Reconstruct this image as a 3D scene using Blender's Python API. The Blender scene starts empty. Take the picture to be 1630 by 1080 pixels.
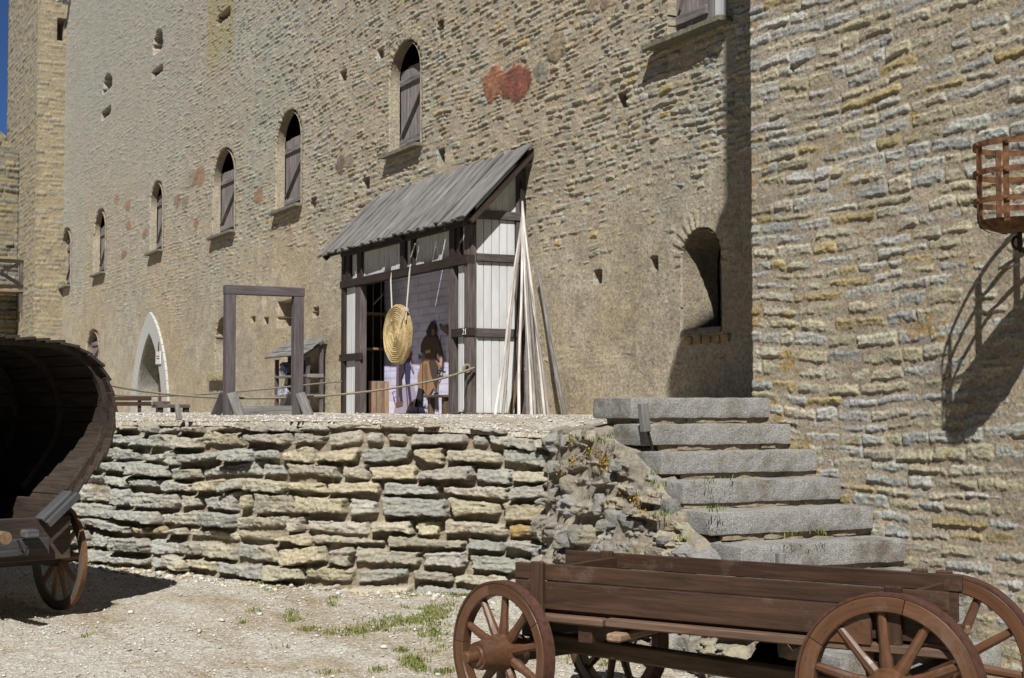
import bpy, math, random
import numpy as np
from mathutils import Matrix, Vector
random.seed(7); RNG = np.random.default_rng(11)
C = bpy.context.scene.collection
# ------------------------------------------------------------------ camera, sky, sun
EYE = np.array([0.0, 0.0, 1.65])
FPX = 2400.0; PITCH = math.atan(110/FPX)
R_ = np.array([0.452, 0.892, 0.0]); R_ /= np.linalg.norm(R_)
F0 = np.array([-R_[1], R_[0], 0.0])
F_ = F0*math.cos(PITCH) + np.array([0, 0, 1.0])*math.sin(PITCH)
U_ = np.cross(R_, F_)
cam_d = bpy.data.cameras.new('camera'); cam = bpy.data.objects.new('camera', cam_d); C.objects.link(cam)
cam_d.sensor_width = 36; cam_d.lens = 36*FPX/1630; cam_d.clip_end = 2000; cam_d.clip_start = .05
cam.matrix_world = Matrix(((R_[0], U_[0], -F_[0], EYE[0]), (R_[1], U_[1], -F_[1], EYE[1]), (R_[2], U_[2], -F_[2], EYE[2]), (0, 0, 0, 1)))
bpy.context.scene.camera = cam
AZ = np.array([-1.53, 1.0]); AZ /= np.linalg.norm(AZ)      # horizontal travel of the light
EL = math.radians(47)
LD = np.array([AZ[0]*math.cos(EL), AZ[1]*math.cos(EL), -math.sin(EL)])
w = bpy.data.worlds.new('World'); bpy.context.scene.world = w; w.use_nodes = True
nt = w.node_tree; bg = nt.nodes['Background']
sky = nt.nodes.new('ShaderNodeTexSky'); sky.sky_type = 'NISHITA'; sky.sun_disc = False
sky.sun_elevation = EL; sky.sun_rotation = math.atan2(-AZ[0], -AZ[1])
sky.air_density = .65; sky.dust_density = 0; sky.ozone_density = 10; sky.altitude = 4000
nt.links.new(sky.outputs[0], bg.inputs[0]); bg.inputs[1].default_value = 0.05
sl = bpy.data.lights.new('sun', 'SUN'); sl.energy = 5.0; sl.angle = math.radians(.5); sl.color = (1, .97, .905)
so = bpy.data.objects.new('sun', sl); C.objects.link(so); so.rotation_euler = Vector(LD).to_track_quat('-Z', 'Y').to_euler()
vs = bpy.context.scene.view_settings; vs.view_transform = 'Standard'; vs.look = 'None'; vs.gamma = 1; vs.exposure = 0.48

# ------------------------------------------------------------------ pixel rays onto real planes
def ray(x, y):
    return F_ + R_*(x-815)/FPX + U_*(540-y)/FPX
def onY(x, y, Y): v = ray(x, y); return EYE + v*((Y-EYE[1])/v[1])
def onX(x, y, X): v = ray(x, y); return EYE + v*((X-EYE[0])/v[0])
def onZ(x, y, Z): v = ray(x, y); return EYE + v*((Z-EYE[2])/v[2])
def ond(x, y, d): v = ray(x, y); return EYE + v*(d/np.dot(v, F0))
def onP(x, y, p, n): v = ray(x, y); return EYE + v*(np.dot(np.asarray(p)-EYE, n)/np.dot(v, n))
def rd(r, d, z=0.0): return np.array([0, 0, z]) + R_*r + F0*d
def gz(d): return 0.028*(np.clip(d, 5, 14)-6.6)         # ground height

# ------------------------------------------------------------------ noise
def h2(ix, iy, s):
    h = (ix.astype(np.int64)*374761393 + iy.astype(np.int64)*668265263 + s*974634777) & 0xffffffff
    h = ((h ^ (h >> 13))*1274126177) & 0xffffffff
    h = ((h ^ (h >> 16))*2246822519) & 0xffffffff
    return ((h ^ (h >> 15)) & 0xffffff)/float(0xffffff)
def vn(x, y, s=0):
    x = np.asarray(x, float); y = np.asarray(y, float)
    ix = np.floor(x); iy = np.floor(y); fx = x-ix; fy = y-iy
    fx = fx*fx*fx*(fx*(fx*6-15)+10); fy = fy*fy*fy*(fy*(fy*6-15)+10)
    a = h2(ix, iy, s); b = h2(ix+1, iy, s); c = h2(ix, iy+1, s); d = h2(ix+1, iy+1, s)
    return (a+(b-a)*fx)*(1-fy) + (c+(d-c)*fx)*fy - .5
def fbm(x, y, s=0, o=4):
    t = 0; a = 1.0; n = 0
    for k in range(o):
        t = t + a*vn(x*2**k+17.3*k, y*2**k-9.1*k, s+k); n += a; a *= .5
    return t/n*1.6
def ss(a, b, x): t = np.clip((x-a)/(b-a), 0, 1); return t*t*(3-2*t)

# ------------------------------------------------------------------ objects and tags
def tag(o, label=None, cat=None, group=None, kind=None):
    if label: o['label'] = label
    if cat: o['category'] = cat
    if group: o['group'] = group
    if kind: o['kind'] = kind
    return o
def thing(name, label, cat, loc, group=None):
    o = bpy.data.objects.new(name, None); C.objects.link(o); o.location = [float(v) for v in loc]
    o.empty_display_size = .1
    return tag(o, label, cat, group)
def wloc(o):
    l = np.zeros(3)
    while o is not None: l = l + np.array(o.location); o = o.parent
    return l
def mkobj(name, V, Fc, mat, parent=None, col=None, gc=None, smooth=False):
    V = np.asarray(V, float)
    if parent is not None: V = V - wloc(parent)
    me = bpy.data.meshes.new(name)
    if isinstance(Fc, np.ndarray):
        n = Fc.shape[1]; me.vertices.add(len(V)); me.vertices.foreach_set('co', V.astype(np.float32).ravel())
        me.loops.add(Fc.size); me.loops.foreach_set('vertex_index', Fc.astype(np.int32).ravel())
        me.polygons.add(len(Fc)); me.polygons.foreach_set('loop_start', np.arange(0, Fc.size, n, dtype=np.int32))
        me.polygons.foreach_set('loop_total', np.full(len(Fc), n, dtype=np.int32))
        me.update(calc_edges=True)
    else:
        me.from_pydata([tuple(v) for v in V], [], Fc); me.update()
    if col is not None:
        a = me.attributes.new('Col', 'FLOAT_COLOR', 'POINT'); c = np.ones((len(V), 4), np.float32); c[:, :3] = col
        a.data.foreach_set('color', c.ravel())
    if gc is not None:
        a = me.attributes.new('gc', 'FLOAT_VECTOR', 'POINT'); a.data.foreach_set('vector', np.asarray(gc, np.float32).ravel())
    if smooth: me.polygons.foreach_set('use_smooth', np.ones(len(me.polygons), bool))
    me.materials.append(mat)
    o = bpy.data.objects.new(name, me); C.objects.link(o)
    if parent is not None: o.parent = parent
    return o
def gridfaces(nr, nc):
    i = np.arange(nr-1)[:, None]*nc + np.arange(nc-1)[None, :]
    return np.stack([i, i+1, i+1+nc, i+nc], -1).reshape(-1, 4)

# chamfered box template
CT = []; idx = {}
sg = [(a, b, c) for a in (-1, 1) for b in (-1, 1) for c in (-1, 1)]
for s in sg:
    for a in range(3): idx[(s, a)] = len(CT); CT.append((s, a))
CF = []
for a in range(3):
    for s in (-1, 1):
        o1, o2 = [k for k in range(3) if k != a]
        q = []
        for (p, r) in ((-1, -1), (1, -1), (1, 1), (-1, 1)):
            v = [0, 0, 0]; v[a] = s; v[o1] = p; v[o2] = r; q.append(idx[(tuple(v), a)])
        CF.append(q)
for e in range(3):
    a, b = [k for k in range(3) if k != e]
    for sa in (-1, 1):
        for sb in (-1, 1):
            v0 = [0, 0, 0]; v0[a] = sa; v0[b] = sb; v0[e] = -1; v1 = list(v0); v1[e] = 1
            CF.append([idx[(tuple(v0), a)], idx[(tuple(v1), a)], idx[(tuple(v1), b)], idx[(tuple(v0), b)]])
for s in sg: CF.append([idx[(s, 0)], idx[(s, 1)], idx[(s, 2)]])
_S = np.array([c[0] for c in CT], float); _A = np.array([c[1] for c in CT])
def _cb(h, b):
    P = _S*(np.array(h)-b); P[np.arange(24), _A] += _S[np.arange(24), _A]*b
    return P
_P = _cb((1, 1, 1), .2)
for k, f in enumerate(CF):
    p = _P[f]; n = np.cross(p[1]-p[0], p[2]-p[0])
    if np.dot(n, p.mean(0)) < 0: CF[k] = f[::-1]

class MB:
    def __init__(s): s.v = []; s.f = []; s.g = []; s.n = 0
    def add(s, V, Fc, G=None):
        V = np.asarray(V, float); s.v.append(V); s.f += [[i+s.n for i in f] for f in Fc]
        if G is None: G = V*1.0 + RNG.random(3)*7
        s.g.append(np.asarray(G, float)); s.n += len(V); return s
    def box(s, c, h, ax=None, b=.004):
        """c centre, h half sizes, ax rows = local axes"""
        h = np.array(h, float); b = min(b, h.min()*.45)
        P = _cb(h, b); k = int(np.argmax(h)); o = [k]+[i for i in range(3) if i != k]
        G = P[:, o] + RNG.random(3)*np.array([40, 40, 40])
        A = np.eye(3) if ax is None else np.array(ax, float)
        s.add(P@A + np.array(c, float), CF, G); return s
    def bb(s, x0, x1, y0, y1, z0, z1, b=.004):
        return s.box(((x0+x1)/2, (y0+y1)/2, (z0+z1)/2), (abs(x1-x0)/2, abs(y1-y0)/2, abs(z1-z0)/2), None, b)
    def beam(s, p, q, wd, ht, up=(0, 0, 1), b=.004, twist=0):
        p = np.array(p, float); q = np.array(q, float); L = np.linalg.norm(q-p); x = (q-p)/L
        up = np.array(up, float); y = np.cross(up, x); y /= np.linalg.norm(y); z = np.cross(x, y)
        return s.box((p+q)/2, (L/2, wd/2, ht/2), (x, y, z), b)
    def tube(s, P, rad, n=10, cap=True):
        P = np.array(P, float); m = len(P); rad = np.broadcast_to(rad, m)
        T = np.gradient(P, axis=0); T /= np.linalg.norm(T, axis=1)[:, None]
        ref = np.array([0, 0, 1.0]) if abs(T[0][2]) < .8 else np.array([1.0, 0, 0])
        V = []; G = []; off = RNG.random(3)*30; L = 0
        for i in range(m):
            a = np.cross(T[i], ref); a /= np.linalg.norm(a); bb = np.cross(T[i], a)
            if i: L += np.linalg.norm(P[i]-P[i-1])
            for k in range(n):
                t = 2*math.pi*k/n; V.append(P[i]+rad[i]*(a*math.cos(t)+bb*math.sin(t))); G.append(off+np.array([L, rad[i]*math.cos(t), rad[i]*math.sin(t)]))
        Fc = [[i*n+k, i*n+(k+1) % n, (i+1)*n+(k+1) % n, (i+1)*n+k] for i in range(m-1) for k in range(n)]
        if cap: Fc += [[k for k in range(n)][::-1], [(m-1)*n+k for k in range(n)]]
        return s.add(V, Fc, G)
    def lathe(s, prof, c, ax, n=32, closed=False):
        """prof list of (axial, radius)"""
        ax = np.array(ax, float); ax /= np.linalg.norm(ax)
        ref = np.array([0, 0, 1.0]) if abs(ax[2]) < .9 else np.array([1.0, 0, 0])
        a = np.cross(ax, ref); a /= np.linalg.norm(a); bb = np.cross(ax, a)
        m = len(prof); V = []; G = []; off = RNG.random(3)*20
        for (t, r) in prof:
            for k in range(n):
                th = 2*math.pi*k/n; V.append(np.array(c)+ax*t+r*(a*math.cos(th)+bb*math.sin(th))); G.append(off+np.array([r*math.cos(th), r*math.sin(th), t]))
        Fc = [[i*n+k, i*n+(k+1) % n, (i+1)*n+(k+1) % n, (i+1)*n+k] for i in range(m-1) for k in range(n)]
        if closed: Fc += [[(m-1)*n+k, (m-1)*n+(k+1) % n, (k+1) % n, k] for k in range(n)]
        else:
            if prof[0][1] > 1e-6: Fc.append([k for k in range(n)][::-1])
            if prof[-1][1] > 1e-6: Fc.append([(m-1)*n+k for k in range(n)])
        return s.add(V, Fc, G)
    def prism(s, poly, dv):
        """poly: Nx3 planar points, dv extrusion"""
        P = np.array(poly, float); n = len(P); dv = np.array(dv, float)
        V = np.vstack([P, P+dv]); Fc = [list(range(n))[::-1], list(range(n, 2*n))] + [[i, (i+1) % n, n+(i+1) % n, n+i] for i in range(n)]
        return s.add(V, Fc)
    def build(s, name, mat, parent=None, smooth=False, label=None):
        o = mkobj(name, np.vstack(s.v), s.f, mat, parent, gc=np.vstack(s.g), smooth=False)
        if smooth:
            me = o.data; me.polygons.foreach_set('use_smooth', np.ones(len(me.polygons), bool))
            try: me.set_sharp_from_angle(angle=math.radians(38))
            except Exception: pass
        if label: o['label'] = label
        return o
def roughbox(mb, c, h, ax=None, res=.04, amp=.008, seed=1, rnd=.02):
    """box with subdivided, noisy, softened surface"""
    h = np.array(h, float); A = np.eye(3) if ax is None else np.array(ax, float)
    for a in range(3):
        o1, o2 = [k for k in range(3) if k != a]
        n1 = max(2, int(2*h[o1]/res)+1); n2 = max(2, int(2*h[o2]/res)+1)
        for sgn in (-1, 1):
            u, v = np.meshgrid(np.linspace(-1, 1, n1), np.linspace(-1, 1, n2), indexing='ij')
            P = np.zeros((n1*n2, 3)); P[:, a] = sgn*h[a]; P[:, o1] = u.ravel()*h[o1]; P[:, o2] = v.ravel()*h[o2]
            core = np.sign(P)*np.maximum(np.abs(P), 0); inner = np.clip(P, -(h-rnd), h-rnd); dd = P-inner
            L = np.linalg.norm(dd, axis=1)[:, None]+1e-9; P2 = inner + dd/L*rnd
            N = dd/L; s1 = 9.0
            nz = fbm(P[:, 0]*s1+P[:, 2]*5.1+seed*3.3, P[:, 1]*s1-P[:, 2]*7.7+seed, seed, 4)
            P2 = P2 + N*(nz*amp)[:, None]
            Fc = gridfaces(n1, n2)
            if (np.cross(np.eye(3)[o1], np.eye(3)[o2])[a]*sgn) > 0: Fc = Fc[:, ::-1]
            mb.add(P2@A+np.array(c), Fc.tolist(), P2*1.0+seed)
    return mb

# ------------------------------------------------------------------ materials
def newmat(name, rough=.9):
    m = bpy.data.materials.new(name); m.use_nodes = True; n = m.node_tree; b = n.nodes['Principled BSDF']
    b.inputs['Roughness'].default_value = rough; b.inputs['Specular IOR Level'].default_value = .3
    return m, n, b
def N_(n, t, **k):
    x = n.nodes.new(t)
    for a, v in k.items(): setattr(x, a, v)
    return x
def noise(n, vec, scale, detail=4, rough=.6, dist=0):
    x = n.nodes.new('ShaderNodeTexNoise'); x.inputs['Scale'].default_value = scale; x.inputs['Detail'].default_value = detail
    x.inputs['Roughness'].default_value = rough; x.inputs['Distortion'].default_value = dist
    if vec is not None: n.links.new(vec, x.inputs['Vector'])
    return x.outputs[0]
def ramp(n, fac, stops):
    x = n.nodes.new('ShaderNodeValToRGB'); el = x.color_ramp.elements
    while len(el) < len(stops): el.new(.5)
    for e, (p, c) in zip(el, stops): e.position = p; e.color = (*c, 1) if len(c) == 3 else c
    n.links.new(fac, x.inputs[0]); return x.outputs[0]
def mixc(n, a, b, fac, mode='MIX'):
    x = n.nodes.new('ShaderNodeMix'); x.data_type = 'RGBA'; x.blend_type = mode
    for i, v in ((6, a), (7, b), (0, fac)):
        if hasattr(v, 'links'): n.links.new(v, x.inputs[i])
        elif i == 0: x.inputs[0].default_value = v
        else: x.inputs[i].default_value = (*v, 1)
    return x.outputs[2]
def bump(n, b, h, dist, strength=1.0, prev=None):
    x = n.nodes.new('ShaderNodeBump'); x.inputs['Distance'].default_value = dist; x.inputs['Strength'].default_value = strength
    n.links.new(h, x.inputs['Height'])
    if prev is not None: n.links.new(prev, x.inputs['Normal'])
    n.links.new(x.outputs[0], b.inputs['Normal']); return x.outputs[0]
AL = .78
def sc3(c): return tuple(v*AL for v in c)
def pos(n): return N_(n, 'ShaderNodeNewGeometry').outputs['Position']
def stonemat(name, sc=1.0, bd=.006, var=.5):
    m, n, b = newmat(name, .95); at = N_(n, 'ShaderNodeAttribute', attribute_name='Col'); p = pos(n)
    n1 = ramp(n, noise(n, p, 28/sc, 6, .7), [(.25, (1-var,)*3), (.5, (1, 1, 1)), (.75, (1+var*.5,)*3)])
    c = mixc(n, at.outputs[0], n1, 1.0, 'MULTIPLY')
    n2 = ramp(n, noise(n, p, 5/sc, 5, .6), [(.3, (.95*AL, .955*AL, .975*AL)), (.7, (1.2*AL, 1.175*AL, 1.08*AL))])
    c = mixc(n, c, n2, 1.0, 'MULTIPLY')
    n.links.new(c, b.inputs['Base Color'])
    q = bump(n, b, noise(n, p, 24/sc, 8, .72), bd*2.2); bump(n, b, noise(n, p, 110/sc, 4, .7), bd*.6, 1, q)
    return m
def wood(name, dark, light, rough=.8, sc=1.0, bd=.003, paint=None, wear=.5, spec=.3, weather=0):
    m, n, b = newmat(name, rough); b.inputs['Specular IOR Level'].default_value = spec
    dark = sc3(dark); light = sc3(light); paint = sc3(paint) if paint else None
    at = N_(n, 'ShaderNodeAttribute', attribute_name='gc')
    mp = N_(n, 'ShaderNodeMapping'); n.links.new(at.outputs[1], mp.inputs[0]); mp.inputs['Scale'].default_value = (3*sc, 45*sc, 45*sc)
    g = noise(n, mp.outputs[0], 1.0, 6, .65, .6)
    mp2 = N_(n, 'ShaderNodeMapping'); n.links.new(at.outputs[1], mp2.inputs[0]); mp2.inputs['Scale'].default_value = (1.3*sc, 5*sc, 5*sc)
    g2 = noise(n, mp2.outputs[0], 1.0, 4, .6)
    c = ramp(n, g, [(.3, dark), (.72, light)])
    c = mixc(n, c, ramp(n, g2, [(.3, (.62, .6, .58)), (.7, (1.25, 1.22, 1.2))]), 1.0, 'MULTIPLY')
    if weather:
        wz = noise(n, at.outputs[1], 3.2, 6, .75, .4)
        c = mixc(n, c, mixc(n, (.24, .205, .18), (.13, .11, .095), g), ramp(n, wz, [(.56, (0, 0, 0)), (.70, (weather,)*3)]))
        kn = N_(n, 'ShaderNodeTexVoronoi'); mk = N_(n, 'ShaderNodeMapping'); n.links.new(at.outputs[1], mk.inputs[0]); mk.inputs['Scale'].default_value = (2.2, 9, 9); n.links.new(mk.outputs[0], kn.inputs['Vector'])
        c = mixc(n, c, (.018, .012, .009), ramp(n, kn.outputs['Distance'], [(.05, (.85, .85, .85)), (.12, (0, 0, 0))]))
    if paint:
        mp3 = N_(n, 'ShaderNodeMapping'); n.links.new(at.outputs[1], mp3.inputs[0]); mp3.inputs['Scale'].default_value = (5*sc, 38*sc, 38*sc)
        k = ramp(n, noise(n, mp3.outputs[0], 1.0, 7, .7, .3), [(wear, (1, 1, 1)), (wear+.05, (0, 0, 0))])
        pc = mixc(n, paint, ramp(n, g2, [(.3, (.8, .79, .77)), (.65, (1.03, 1.03, 1.03))]), 1.0, 'MULTIPLY')
        c = mixc(n, c, pc, k)
    n.links.new(c, b.inputs['Base Color']); bump(n, b, g, bd); return m
def plain(name, c, rough=.8, metal=0, var=.25, sc=20, bd=.001, c2=None):
    c = sc3(c); c2 = sc3(c2) if c2 else None
    m, n, b = newmat(name, rough); b.inputs['Metallic'].default_value = metal; p = pos(n)
    x = noise(n, p, sc, 5, .65)
    cc = ramp(n, x, [(.3, tuple(v*(1-var) for v in c)), (.7, tuple(v*(1+var) for v in (c2 or c)))])
    n.links.new(cc, b.inputs['Base Color']); bump(n, b, x, bd); return m
M = {}
M['wall'] = stonemat('rubble_masonry', 1.0, .011, .75)
M['tower'] = stonemat('coursed_limestone', .7, .011, .75)
M['dry'] = stonemat('split_limestone', .8, .009, .5)
M['gwood'] = wood('weathered_grey_board', (.10, .098, .098), (.34, .335, .335), .85, 1, .004, None, .5, .2, .3)
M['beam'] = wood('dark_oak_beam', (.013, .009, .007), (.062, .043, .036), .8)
M['beamgrey'] = wood('greyed_oak_beam', (.045, .037, .036), (.18, .155, .148), .85)
M['white'] = wood('white_painted_board', (.2, .19, .18), (.42, .4, .37), .7, 1, .0015, (.68, .695, .71), .68)
M['whiteworn'] = wood('worn_white_painted_board', (.12, .11, .1), (.35, .33, .3), .75, 1, .002, (.66, .66, .645), .57)
M['frame'] = wood('slate_grey_painted_timber', (.068, .060, .066), (.155, .138, .15), .75)
M['shutter'] = wood('silvered_plank', (.10, .088, .088), (.40, .37, .37), .85, .7)
M['dkin'] = plain('painted_dark_interior', (.02, .016, .013), .9)  # near-black colour stands in for unlit space behind windows and board gaps
M['cart'] = wood('brown_stained_plank', (.030, .0165, .011), (.092, .050, .032), .5, .9, .003, None, .5, .35, .3)
M['cartw'] = wood('chestnut_painted_wheel', (.080, .037, .019), (.155, .073, .036), .42, .8, .002, None, .5, .5, .3)
M['tyre'] = plain('rusty_red_tyre', (.085, .038, .026), .75, .1, .4, 30)
M['under'] = wood('unpainted_underframe', (.07, .05, .035), (.17, .13, .09), .8)
M['edge'] = wood('bare_split_plank', (.16, .10, .065), (.38, .28, .19), .75)
M['wagonmid'] = wood('dull_slate_plank', (.03, .03, .034), (.09, .09, .10), .75)
M['edged'] = wood('brown_edge_plank', (.085, .05, .034), (.20, .13, .09), .75)
M['wagon'] = wood('charcoal_tarred_plank', (.020, .016, .014), (.085, .064, .050), .75)
M['wagongrey'] = wood('grey_blue_worn_plank', (.05, .053, .06), (.15, .155, .17), .7)
M['wagonw'] = wood('honey_wood_wheel', (.13, .085, .055), (.33, .22, .14), .6)
M['felloe'] = wood('grey_brown_felloe', (.09, .075, .06), (.20, .165, .13), .6)
M['wagonrim'] = wood('orange_wood_rim', (.11, .06, .03), (.24, .125, .06), .6)
M['pole'] = wood('debarked_pole', (.34, .33, .32), (.9, .89, .88), .8, .9)
M['pole2'] = wood('greyed_pole', (.15, .13, .115), (.52, .48, .43), .85, 1.1)
M['brownpole'] = wood('brown_bark_pole', (.08, .055, .035), (.22, .16, .11), .85)
M['rust'] = plain('rusted_iron', (.085, .040, .022), .85, .1, .5, 22, .002, (.17, .078, .036))
M['iron'] = plain('dark_iron', (.035, .03, .028), .6, .5)
M['rope'] = plain('hemp_rope', (.27, .235, .18), .95, 0, .3, 60)
M['rope2'] = plain('pale_cord', (.5, .47, .42), .95, 0, .2, 60)
M['plaster'] = plain('smooth_lime_plaster', (.43, .40, .34), .95, 0, .12, 6, .004)
M['palestone'] = plain('dressed_pale_stone', (.50, .50, .485), .9, 0, .1, 14, .002)
M['sill'] = plain('mossy_sill_slab', (.19, .18, .135), .95, 0, .4, 18, .006)
M['sign'] = plain('white_enamel', (.75, .75, .76), .5, 0, .05)
M['red'] = plain('red_paint', (.6, .05, .04), .7)
def straw():
    m, n, b = newmat('plaited_straw', .8); at = N_(n, 'ShaderNodeAttribute', attribute_name='gc')
    mp = N_(n, 'ShaderNodeMapping'); n.links.new(at.outputs[1], mp.inputs[0]); mp.inputs['Scale'].default_value = (110, 160, 60)
    x = noise(n, mp.outputs[0], .5, 4, .6); n.links.new(ramp(n, x, [(.25, (.20, .14, .06)), (.5, (.46, .36, .19)), (.8, (.62, .53, .34))]), b.inputs['Base Color'])
    mq = N_(n, 'ShaderNodeMapping'); n.links.new(at.outputs[1], mq.inputs[0]); mq.inputs['Scale'].default_value = (3, 62, 3)
    y = noise(n, mq.outputs[0], 1.0, 1, .5); c0 = b.inputs['Base Color'].links[0].from_socket
    n.links.new(mixc(n, c0, ramp(n, y, [(.38, (.62, .58, .5)), (.6, (1.12, 1.1, 1.08))]), 1.0, 'MULTIPLY'), b.inputs['Base Color'])  # ring tones mix stitching with painted shade between the coils
    bump(n, b, x, .006); return m
M['straw'] = straw()
def granite():
    m, n, b = newmat('grey_granite', .9); p = pos(n)
    v = N_(n, 'ShaderNodeTexVoronoi'); v.inputs['Scale'].default_value = 190; n.links.new(p, v.inputs['Vector'])
    sep = N_(n, 'ShaderNodeSeparateColor'); n.links.new(v.outputs['Color'], sep.inputs[0])
    c = ramp(n, sep.outputs[0], [(.0, (.145, .145, .145)), (.4, (.22, .22, .217)), (.75, (.275, .273, .268)), (1, (.36, .357, .35))])
    c = mixc(n, c, ramp(n, noise(n, p, 2.6, 5, .7), [(.34, (.50, .43, .37)), (.5, (.92, .9, .87)), (.8, (1.12, 1.12, 1.14))]), 1, 'MULTIPLY')
    c = mixc(n, c, (.38, .27, .12), ramp(n, noise(n, p, 6, 5, .7), [(.66, (0, 0, 0)), (.8, (.6, .6, .6))]))
    n.links.new(c, b.inputs['Base Color']); q = bump(n, b, noise(n, p, 90, 4, .7), .006); bump(n, b, noise(n, p, 12, 5, .6), .012, 1, q); return m
M['granite'] = granite()
M['mortar'] = plain('sandy_mortar', (.30, .245, .175), .97, 0, .35, 22, .012)
def gravelmat():
    m, n, b = newmat('pale_gravel', .97); p = pos(n)
    v = N_(n, 'ShaderNodeTexVoronoi'); v.inputs['Scale'].default_value = 75; n.links.new(p, v.inputs['Vector'])
    sep = N_(n, 'ShaderNodeSeparateColor'); n.links.new(v.outputs['Color'], sep.inputs[0])
    c = ramp(n, sep.outputs[0], [(0, (.28, .26, .225)), (.5, (.43, .412, .368)), (1, (.58, .565, .52))])
    c2 = ramp(n, noise(n, p, 1.3, 6, .65), [(.36, (.84, .76, .66)), (.55, (1, 1, 1))])
    c = mixc(n, c, c2, 1, 'MULTIPLY')
    rt = N_(n, 'ShaderNodeMapping'); n.links.new(p, rt.inputs[0]); rt.inputs['Rotation'].default_value = (0, 0, 1.15); rt.inputs['Scale'].default_value = (.35, 1.9, 1)
    c = mixc(n, c, ramp(n, noise(n, rt.outputs[0], 1.0, 5, .6, .5), [(.36, (.80, .735, .64)), (.52, (1.03, 1.03, 1.03))]), 1, 'MULTIPLY')
    c3 = ramp(n, noise(n, p, 17, 6, .75), [(.3, (.72, .68, .62)), (.6, (1.06, 1.06, 1.06))])
    c = mixc(n, c, c3, 1, 'MULTIPLY')
    n.links.new(c, b.inputs['Base Color'])
    q = bump(n, b, v.outputs['Distance'], .008, 1); bump(n, b, noise(n, p, 30, 6, .75), .014, 1, q); return m
M['gravel'] = gravelmat()
def colmat(name, rough=.95, bd=.002, sc=60):
    m, n, b = newmat(name, rough); at = N_(n, 'ShaderNodeAttribute', attribute_name='Col'); n.links.new(at.outputs[0], b.inputs['Base Color'])
    bump(n, b, noise(n, pos(n), sc, 3, .6), bd); return m
M['pebble'] = colmat('loose_stone'); M['leaf'] = colmat('leaf', .7)
M['leaf'].node_tree.nodes['Principled BSDF'].inputs['Specular IOR Level'].default_value = .1
M['print'] = colmat('printed_cloth', .85, .001, 8)

# ------------------------------------------------------------------ rubble masonry field
def rubble(Uc, Vc, seed, rowh=(.07, .13), ln=(.14, .42), warp=.03, uwarp=.05, wsc=1.0):
    sh = Uc.shape; u = Uc.ravel(); v = Vc.ravel()
    v = v + warp*2*fbm(u/1.6/wsc, v/.8/wsc, seed+1, 3) + .012*vn(u*9, v*9, seed+5)
    u = u + uwarp*2*fbm(u*1.3, v*2.2, seed+2, 3) + .014*vn(u*14, v*14, seed+6)
    r = np.random.default_rng(seed); v0 = v.min()-.2; v1 = v.max()+.2
    e = [v0]
    while e[-1] < v1: e.append(e[-1]+r.uniform(*rowh))
    e = np.array(e); row = np.clip(np.searchsorted(e, v)-1, 0, len(e)-2)
    lo = e[row]; hi = e[row+1]; dz = np.minimum(v-lo, hi-v)
    du = np.zeros_like(u); sid = np.zeros(u.shape, np.int64); fx = np.zeros_like(u); u0 = u.min()-1; u1 = u.max()+1
    order = np.argsort(row, kind='stable'); rs = row[order]; st = np.searchsorted(rs, np.arange(len(e)))
    base = 0
    for k in range(len(e)-1):
        a = st[k]; b = st[k+1] if k+1 < len(st) else len(rs)
        n = int((u1-u0)/ln[0])+3
        g = u0 + np.cumsum(r.uniform(ln[0], ln[1], n)*(.75+.5*r.random()))
        if b > a:
            ii = order[a:b]; uu = u[ii]; j = np.clip(np.searchsorted(g, uu), 1, n-1)
            l = g[j-1]; h = g[j]; du[ii] = np.minimum(uu-l, h-uu); fx[ii] = (uu-l)/(h-l)*2-1; sid[ii] = base+j
        base += n
    fz = (v-lo)/(hi-lo)*2-1
    return dict(a=(v-lo).reshape(sh), b=(hi-v).reshape(sh), dz=dz.reshape(sh), du=du.reshape(sh), sid=sid.reshape(sh), fx=fx.reshape(sh), fz=fz.reshape(sh), n=base+2)
def pick(rng, n, cols, p):
    c = np.array(cols)[rng.choice(len(cols), n, p=np.array(p)/sum(p))]
    return c*rng.uniform(.82, 1.15, (n, 1))*rng.uniform(.985, 1.015, (n, 3))
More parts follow.
